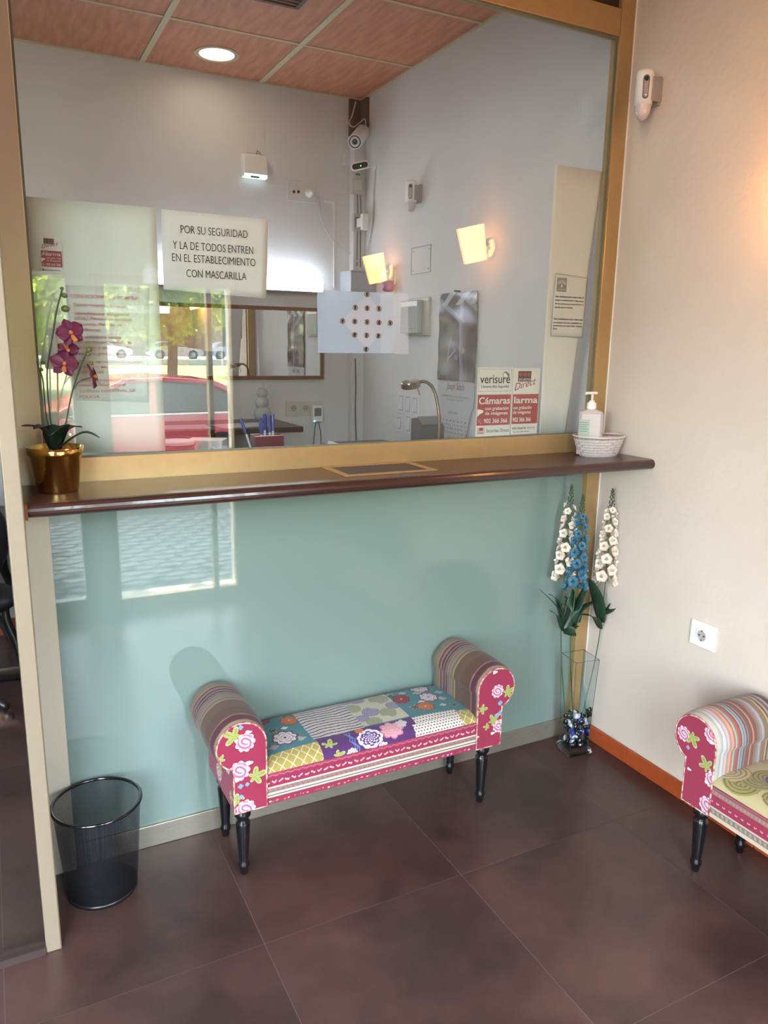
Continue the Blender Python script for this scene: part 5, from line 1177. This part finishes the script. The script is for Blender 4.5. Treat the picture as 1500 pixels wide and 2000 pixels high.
text('lettering', 'Joseph Salado', .052, (XR-.0086, (y0+y1)/2, 1.385), SIGN, ca, 'CENTER', rot=rr3, width=.17, shear=.35)
text('lettering', 'COMPRA VENTA DE ORO Y PLATA', .014, (XR-.0086, (y0+y1)/2, 1.345), GREYINK, ca, 'CENTER', rot=rr3, width=.27)
text('lettering', 'RELOJES Y JOYAS', .013, (XR-.0086, (y0+y1)/2, 1.328), GREYINK, ca, 'CENTER', rot=rr3, width=.16)
obj('month_pad', MB().add([(XR-.010, y1+.005, 1.31), (XR-.010, y0+.012, 1.305), (XR-.022, y0+.05, 1.135), (XR-.022, y1-.075, 1.15), (XR-.016, y1-.01, 1.22)], [(0, 4, 3, 2, 1)]), PAPERB, ca)
text('lettering', 'MAYO 2022', .016, (XR-.0135, (y0+y1)/2+.01, 1.262), GREYINK, ca, 'CENTER', rot=rr3, width=.09)
days = ['', '      1', '2 3 4 5 6 7 8', '9 10 11 12 13 14 15', '16 17 18 19 20 21 22', '23 24 25 26 27 28 29']
for k in range(1, 6):
    text('lettering', days[k], .013, (XR-.0165-.0012*k, y1-.06-.006*k, 1.262-.020*k), mat('calendar_ink', rgb(96, 104, 120), .7), ca, rot=rr3, width=.23 if k > 1 else None)
obj('day_marker', MB().box((XR-.0165, y1-.045, 1.222), (XR-.016, y1-.063, 1.246)), mat('orange_marker', rgb(224, 160, 120), .7), ca)
obj('green_clip', MB().tube([(XR-.015, (y0+y1)/2-.02, 1.868), (XR-.02, (y0+y1)/2+.02, 1.872)], .005, 6), mat('green_clip', rgb(30, 90, 60), .4), ca)
single('brown_ledge', MB().box((K(880, 862, .70).x, .66, zi), (K(925, 858, .70).x, .74, zi+.028)), DARKW, 'short dark brown block on the counter beside the stickers', 'block', base=(K(900, 862, .70).x, .70, zi), bevel=.002)
# brass apples on the front-room ledge seen in the mirror are too small to stand apart

# ================================================================== LEFT ROOM SLIVER
ch = thing('office_chair', (-2.30, 1.35, 0), 'black padded office chair seen at the left edge behind the glass partition', 'chair')
obj('backrest', MB().ball((-2.29, 1.52, .72), (.22, .05, .24), 24, 16), BLACKP, ch, smooth=True); obj('seat', MB().ball((-2.30, 1.30, .50), (.25, .24, .06), 24, 12), BLACKP, ch, smooth=True)
obj('gas_column', MB().lathe([(.03, .10), (.03, .30), (.018, .31), (.018, .46)], (-2.30, 1.33, 0), 16), CHROME, ch, smooth=False); obj('back_stem', MB().tube([(-2.30, 1.40, .46), (-2.30, 1.56, .5), (-2.30, 1.56, .75)], .02, 8), BLACKP, ch, smooth=True)
for k in range(5):
    a = 2*PI*k/5+.3; obj('foot', MB().tube([(-2.30, 1.33, .12), (-2.30+.27*math.cos(a), 1.33+.27*math.sin(a), .07)], .018, 8).ball((-2.30+.27*math.cos(a), 1.33+.27*math.sin(a), .028), .028, 10, 6), BLACKP, ch, smooth=True)
it = thing('iron_leg_table', (-2.13, 1.85, 0), 'small table with curled pale cast-iron legs behind the glass partition', 'table')
IRON = mat('pale_cast_iron', rgb(150, 150, 150), .35, metal=.8); IRD = mat('dark_cast_iron', rgb(40, 42, 46), .4, metal=.5)
for sx_ in (0, -.5):
    c = -2.10+sx_
    obj('leg', MB().tube(smooth_path([(c, 1.80, .72), (c-.01, 1.82, .50), (c+.015, 1.84, .38), (c-.02, 1.80, .26), (c+.02, 1.76, .10), (c+.035, 1.74, .012)]), [.022-.0001*i for i in range(41)], 8), IRD, it, smooth=True)
    obj('leg', MB().tube(smooth_path([(c, 1.84, .38), (c-.05, 1.90, .30), (c-.06, 1.96, .22), (c-.03, 2.00, .10), (c+.0, 2.04, .012)]), .014, 8), IRON, it, smooth=True)
obj('table_top', MB().box((-2.66, 1.62, .72), (-2.07, 2.12, .745)), DK, it, bevel=.004); obj('cross_bar', MB().tube([(-2.10, 1.82, .30), (-2.60, 1.82, .30)], .012, 8), IRON, it, smooth=True)

# ================================================================== STREET OUTSIDE
ZG = -.10
pv = struct('pavement', MB().box((-14, -7.3, -.5), (10, YS-.3, ZG-.006)), mat('pavement_sand', rgb(60, 60, 60), .9, noise=.2, nscale=3))
PAV = mat('grey_paver', rgb(92, 95, 101), .8, noise=.15, nscale=6)
pm = None; PWX, PWY = .20, .13
for j in range(22):
    for i in range(13):
        x = -2.25+i*PWX+(j % 2)*PWX*.5; y = -2.66-j*PWY*.98
        if pm is None:
            hx = [(-.5, 0), (-.36, -.36), (-.08, -.36), (.0, -.5), (.28, -.5), (.42, -.22), (.5, 0), (.36, .36), (.08, .36), (0, .5), (-.28, .5), (-.42, .22)]
            hx = [(a*(PWX-.016), b*(PWY-.016)*.98) for a, b in hx]
            o = obj('paver', MB().prism(hx, -.012, 0, ax=2), PAV, pv, world=False); pm = o.data
        else: o = bpy.data.objects.new('paver', pm); COL.objects.link(o); o.parent = pv
        o.location = (x, y, ZG)
struct('kerb', MB().box((-14, -7.42, -.5), (10, -7.3, ZG)), mat('kerb_stone', rgb(160, 158, 152), .8))
struct('road', MB().box((-60, -26, -.5), (60, -7.42, -.32)), mat('asphalt', rgb(110, 110, 112), .9, noise=.2, nscale=2))
gr = struct('lawn', MB().box((-90, -60, -.5), (90, -26, -.2)), mat('lawn_soil', rgb(150, 140, 100), .95, col2=rgb(96, 130, 50), nscale=.35))
struct('far_road', MB().box((-90, -75, -.5), (90, -60, .25)), mat('far_asphalt', rgb(190, 190, 186), .9))
fb = thing('far_building', (20, -95, 0), 'long brown building far across the street reflected in the glass', 'building')
obj('facade', MB().box((-60, -100, -.2), (80, -92, 9)), mat('brown_facade', rgb(120, 100, 88), .9), fb)
wm = None
for k in range(30):
    if wm is None: o = obj('window', MB().box((-1, -.1, 0), (1, .05, 1.6)), mat('far_window', rgb(60, 66, 76), .2), fb, world=False); wm = o.data
    else: o = bpy.data.objects.new('window', wm); COL.objects.link(o); o.parent = fb
    o.location = (-60+k*4.2-20, 3.05, 2.0+3.2*(k % 2))
obj('roof', MB().box((-61, -101, 9), (81, -91.6, 9.3)), mat('roof_grey', rgb(140, 136, 130), .9), fb)
def car(name, label, x0, y, z, L, Hh, m, dirn=-1):
    """side-on car; rear at x0, nose towards x0+dirn*L"""
    C_ = thing(name, (x0+dirn*L/2, y-.85, z), label, 'car')
    def X(t): return x0+dirn*t*L
    body = [(.01, .32), (0, .55), (.01, .86), (.05, 1.0), (.30, .98), (.62, .97), (.70, .93), (.96, .78), (1.0, .62), (1.0, .34), (.9, .22), (.12, .22)]
    def bx(poly, y0_, y1_): 
        p_ = [(X(a), z+b*Hh/1.45) for a, b in poly]
        if dirn < 0: p_ = p_[::-1]
        return MB().prism(p_, y0_, y1_)
    obj('body', bx(body, y-1.72, y), m, C_, bevel=.05, seg=3)
    roof = [(.06, 1.0), (.10, 1.22), (.20, 1.40), (.36, 1.45), (.48, 1.42), (.70, .96), (.69, .94), (.47, 1.375), (.36, 1.39), (.21, 1.345), (.14, 1.2), (.11, 1.0)]
    obj('roof_frame', bx(roof, y-1.60, y-.08), m, C_, bevel=.02)
    gl_ = [(.115, 1.0), (.145, 1.19), (.215, 1.33), (.36, 1.375), (.465, 1.36), (.665, .97)]
    obj('cabin_interior', bx([(a, b-.01) for a, b in gl_], y-1.50, y-.16), mat('car_interior', rgb(40, 46, 50), .8), C_)
    obj('side_window', bx(gl_, y-.125, y-.115), mat('car_glass', rgb(60, 90, 92), .05, coat=.6, alpha=.5), C_)
    obj('pillar', bx([(.38, .98), (.405, .98), (.40, 1.38), (.385, 1.38)], y-.12, y-.10), m, C_)
    obj('beltline_trim', bx([(.10, .975), (.66, .955), (.66, .975), (.10, .995)], y-.01, y+.012), CHROME, C_)
    obj('door_handle', bx([(.42, .84), (.47, .84), (.47, .865), (.42, .865)], y, y+.03), m, C_)
    obj('tail_light', bx([(0.0, .7), (.035, .72), (.045, .92), (.01, .9)], y-.06, y+.012), mat('tail_red', rgb(170, 20, 20), .2, coat=1), C_)
    for t_ in (.185, .80):
        wh = obj('wheel', MB().lathe([(.30, -.20), (.335, -.18), (.335, -.02), (.30, .015), (.21, .01)], (X(t_), y, z+.335), 28, axis='y'), mat('tyre', (.02, .02, .02), .8), C_, smooth=False)
        obj('hubcap', MB().lathe([(.21, .012), (.18, .02), (.05, .03), (.001, .03)], (X(t_), y, z+.335), 20, axis='y'), GREYP, wh, smooth=True)
        obj('wheel_arch', MB().lathe([(.39, -.3), (.39, .004)], (X(t_), y, z+.34), 28, axis='y'), mat('arch_black', (.01, .01, .01), .9), C_)
    return C_
REDC = mat('red_car_paint', rgb(176, 36, 52), .25, coat=1)
car('parked_car', 'red hatchback parked by the kerb, reflected in the glass', 1.5, -8.0, -.32, 4.3, 1.47, REDC)
car('parked_car', 'silver grey car parked across the lawn, reflected in the glass', 9.6, -62, .25, 4.4, 1.42, mat('silver_paint', rgb(150, 150, 158), .3, metal=.4, coat=1), 1)
car('parked_car', 'pale blue car parked right of the silver one across the lawn', 14.6, -62, .25, 4.3, 1.45, mat('blue_paint', rgb(120, 150, 190), .3, coat=1), 1)
car('parked_car', 'white car parked left of the silver one across the lawn', 4.0, -62, .25, 4.3, 1.5, mat('white_paint', rgb(220, 220, 220), .3, coat=1), 1)
LEAFA = mat('tree_foliage', rgb(120, 150, 52), .6, col2=rgb(64, 96, 34), nscale=.8)
_t = LEAFA.node_tree; _o = [n for n in _t.nodes if n.type == 'OUTPUT_MATERIAL'][0]; _tr = _t.nodes.new('ShaderNodeBsdfTranslucent'); _tr.inputs[0].default_value = (.50, .62, .10, 1)
_mx = _t.nodes.new('ShaderNodeMixShader'); _mx.inputs[0].default_value = .5; _t.links.new(_t.nodes['Principled BSDF'].outputs[0], _mx.inputs[1]); _t.links.new(_tr.outputs[0], _mx.inputs[2]); _t.links.new(_mx.outputs[0], _o.inputs[0])
BARK = mat('tree_bark', rgb(92, 82, 72), .9, noise=.4, nscale=6, bump=.6, bscale=12)
def tree(label, x, y, h, r, n, size, seed, z0=-.2, thin=1.0, cz=None):
    g = np.random.default_rng(seed)
    T_ = thing('street_tree', (x, y, z0), label, 'tree')
    P_ = smooth_path([(x, y, z0), (x+.1, y, z0+h*.25), (x-.15, y+.1, z0+h*.5), (x+.1, y, z0+h*.75)], 5)
    mb = MB().tube(P_, [h*.028*(1-.6*i/len(P_)) for i in range(len(P_))], 9)
    for k in range(6):
        a = 2*PI*k/6+seed; zz = z0+h*(.4+.06*k); mb.tube([(x, y, zz), (x+r*.35*math.cos(a), y+r*.35*math.sin(a), zz+h*.12), (x+r*.75*math.cos(a), y+r*.75*math.sin(a), zz+h*.2)], [h*.011, h*.008, h*.003], 6)
    obj('trunk', mb, BARK, T_, smooth=True)
    m_ = 26; cc = g.normal(size=(m_, 3)); cc /= np.linalg.norm(cc, axis=1)[:, None]; cc *= (g.random((m_, 1))**.4)*r*.8; cc[:, 2] *= .75
    c = cc[g.integers(0, m_, n)]+g.normal(size=(n, 3))*r*.17; c += np.array([x, y, cz if cz else z0+h*.68])
    a = g.normal(size=(n, 3)); a /= np.linalg.norm(a, axis=1)[:, None]; b_ = np.cross(a, g.normal(size=(n, 3))); b_ /= np.linalg.norm(b_, axis=1)[:, None]
    s = size*(.6+.8*g.random((n, 1)))
    V = np.stack([c-a*s, c-b_*s*.45, c+a*s, c+b_*s*.45], 1).reshape(-1, 3)
    o = np.array([x, y, z0]); me = bpy.data.meshes.new('foliage'); me.vertices.add(len(V)); me.vertices.foreach_set('co', (V-o).astype(np.float32).ravel())
    me.loops.add(n*4); me.loops.foreach_set('vertex_index', np.arange(n*4, dtype=np.int32)); me.polygons.add(n)
    me.polygons.foreach_set('loop_start', np.arange(0, n*4, 4, dtype=np.int32)); me.polygons.foreach_set('loop_total', np.full(n, 4, dtype=np.int32)); me.update(calc_edges=True)
    me.materials.append(LEAFA); f = bpy.data.objects.new('foliage', me); COL.objects.link(f); f.parent = T_; f['kind'] = 'stuff'
tree('near plane tree at the kerb whose crown shades the pavement', -4.6, -4.1, 9, 3.4, 2800, .13, 1, -.1)
tree('tree on the near edge of the lawn, left in the reflection', -1.2, -27, 8.5, 4.2, 9000, .17, 2, cz=3.9)
tree('tree with a bright green crown in the middle of the reflection', 4.4, -29, 8.0, 3.0, 9000, .15, 3, cz=3.7)
tree('tall tree on the lawn right of the silver car', 11.5, -38, 10, 4.2, 9000, .19, 4, cz=5)
tree('tree deep on the lawn behind the red car', -8, -36, 9, 4.5, 7000, .19, 5, cz=4.5)
tree('tree at the far side of the lawn beyond the parked cars', 19, -56, 11, 5.5, 7000, .26, 6)
tree('far tree behind the silver car', 9, -80, 13, 6.5, 7000, .3, 7)
tree('far tree left of the brown building', -7, -84, 13, 6.5, 7000, .3, 8)
tree('far tree at the right end of the street', 26, -84, 13, 6.5, 6000, .3, 9)
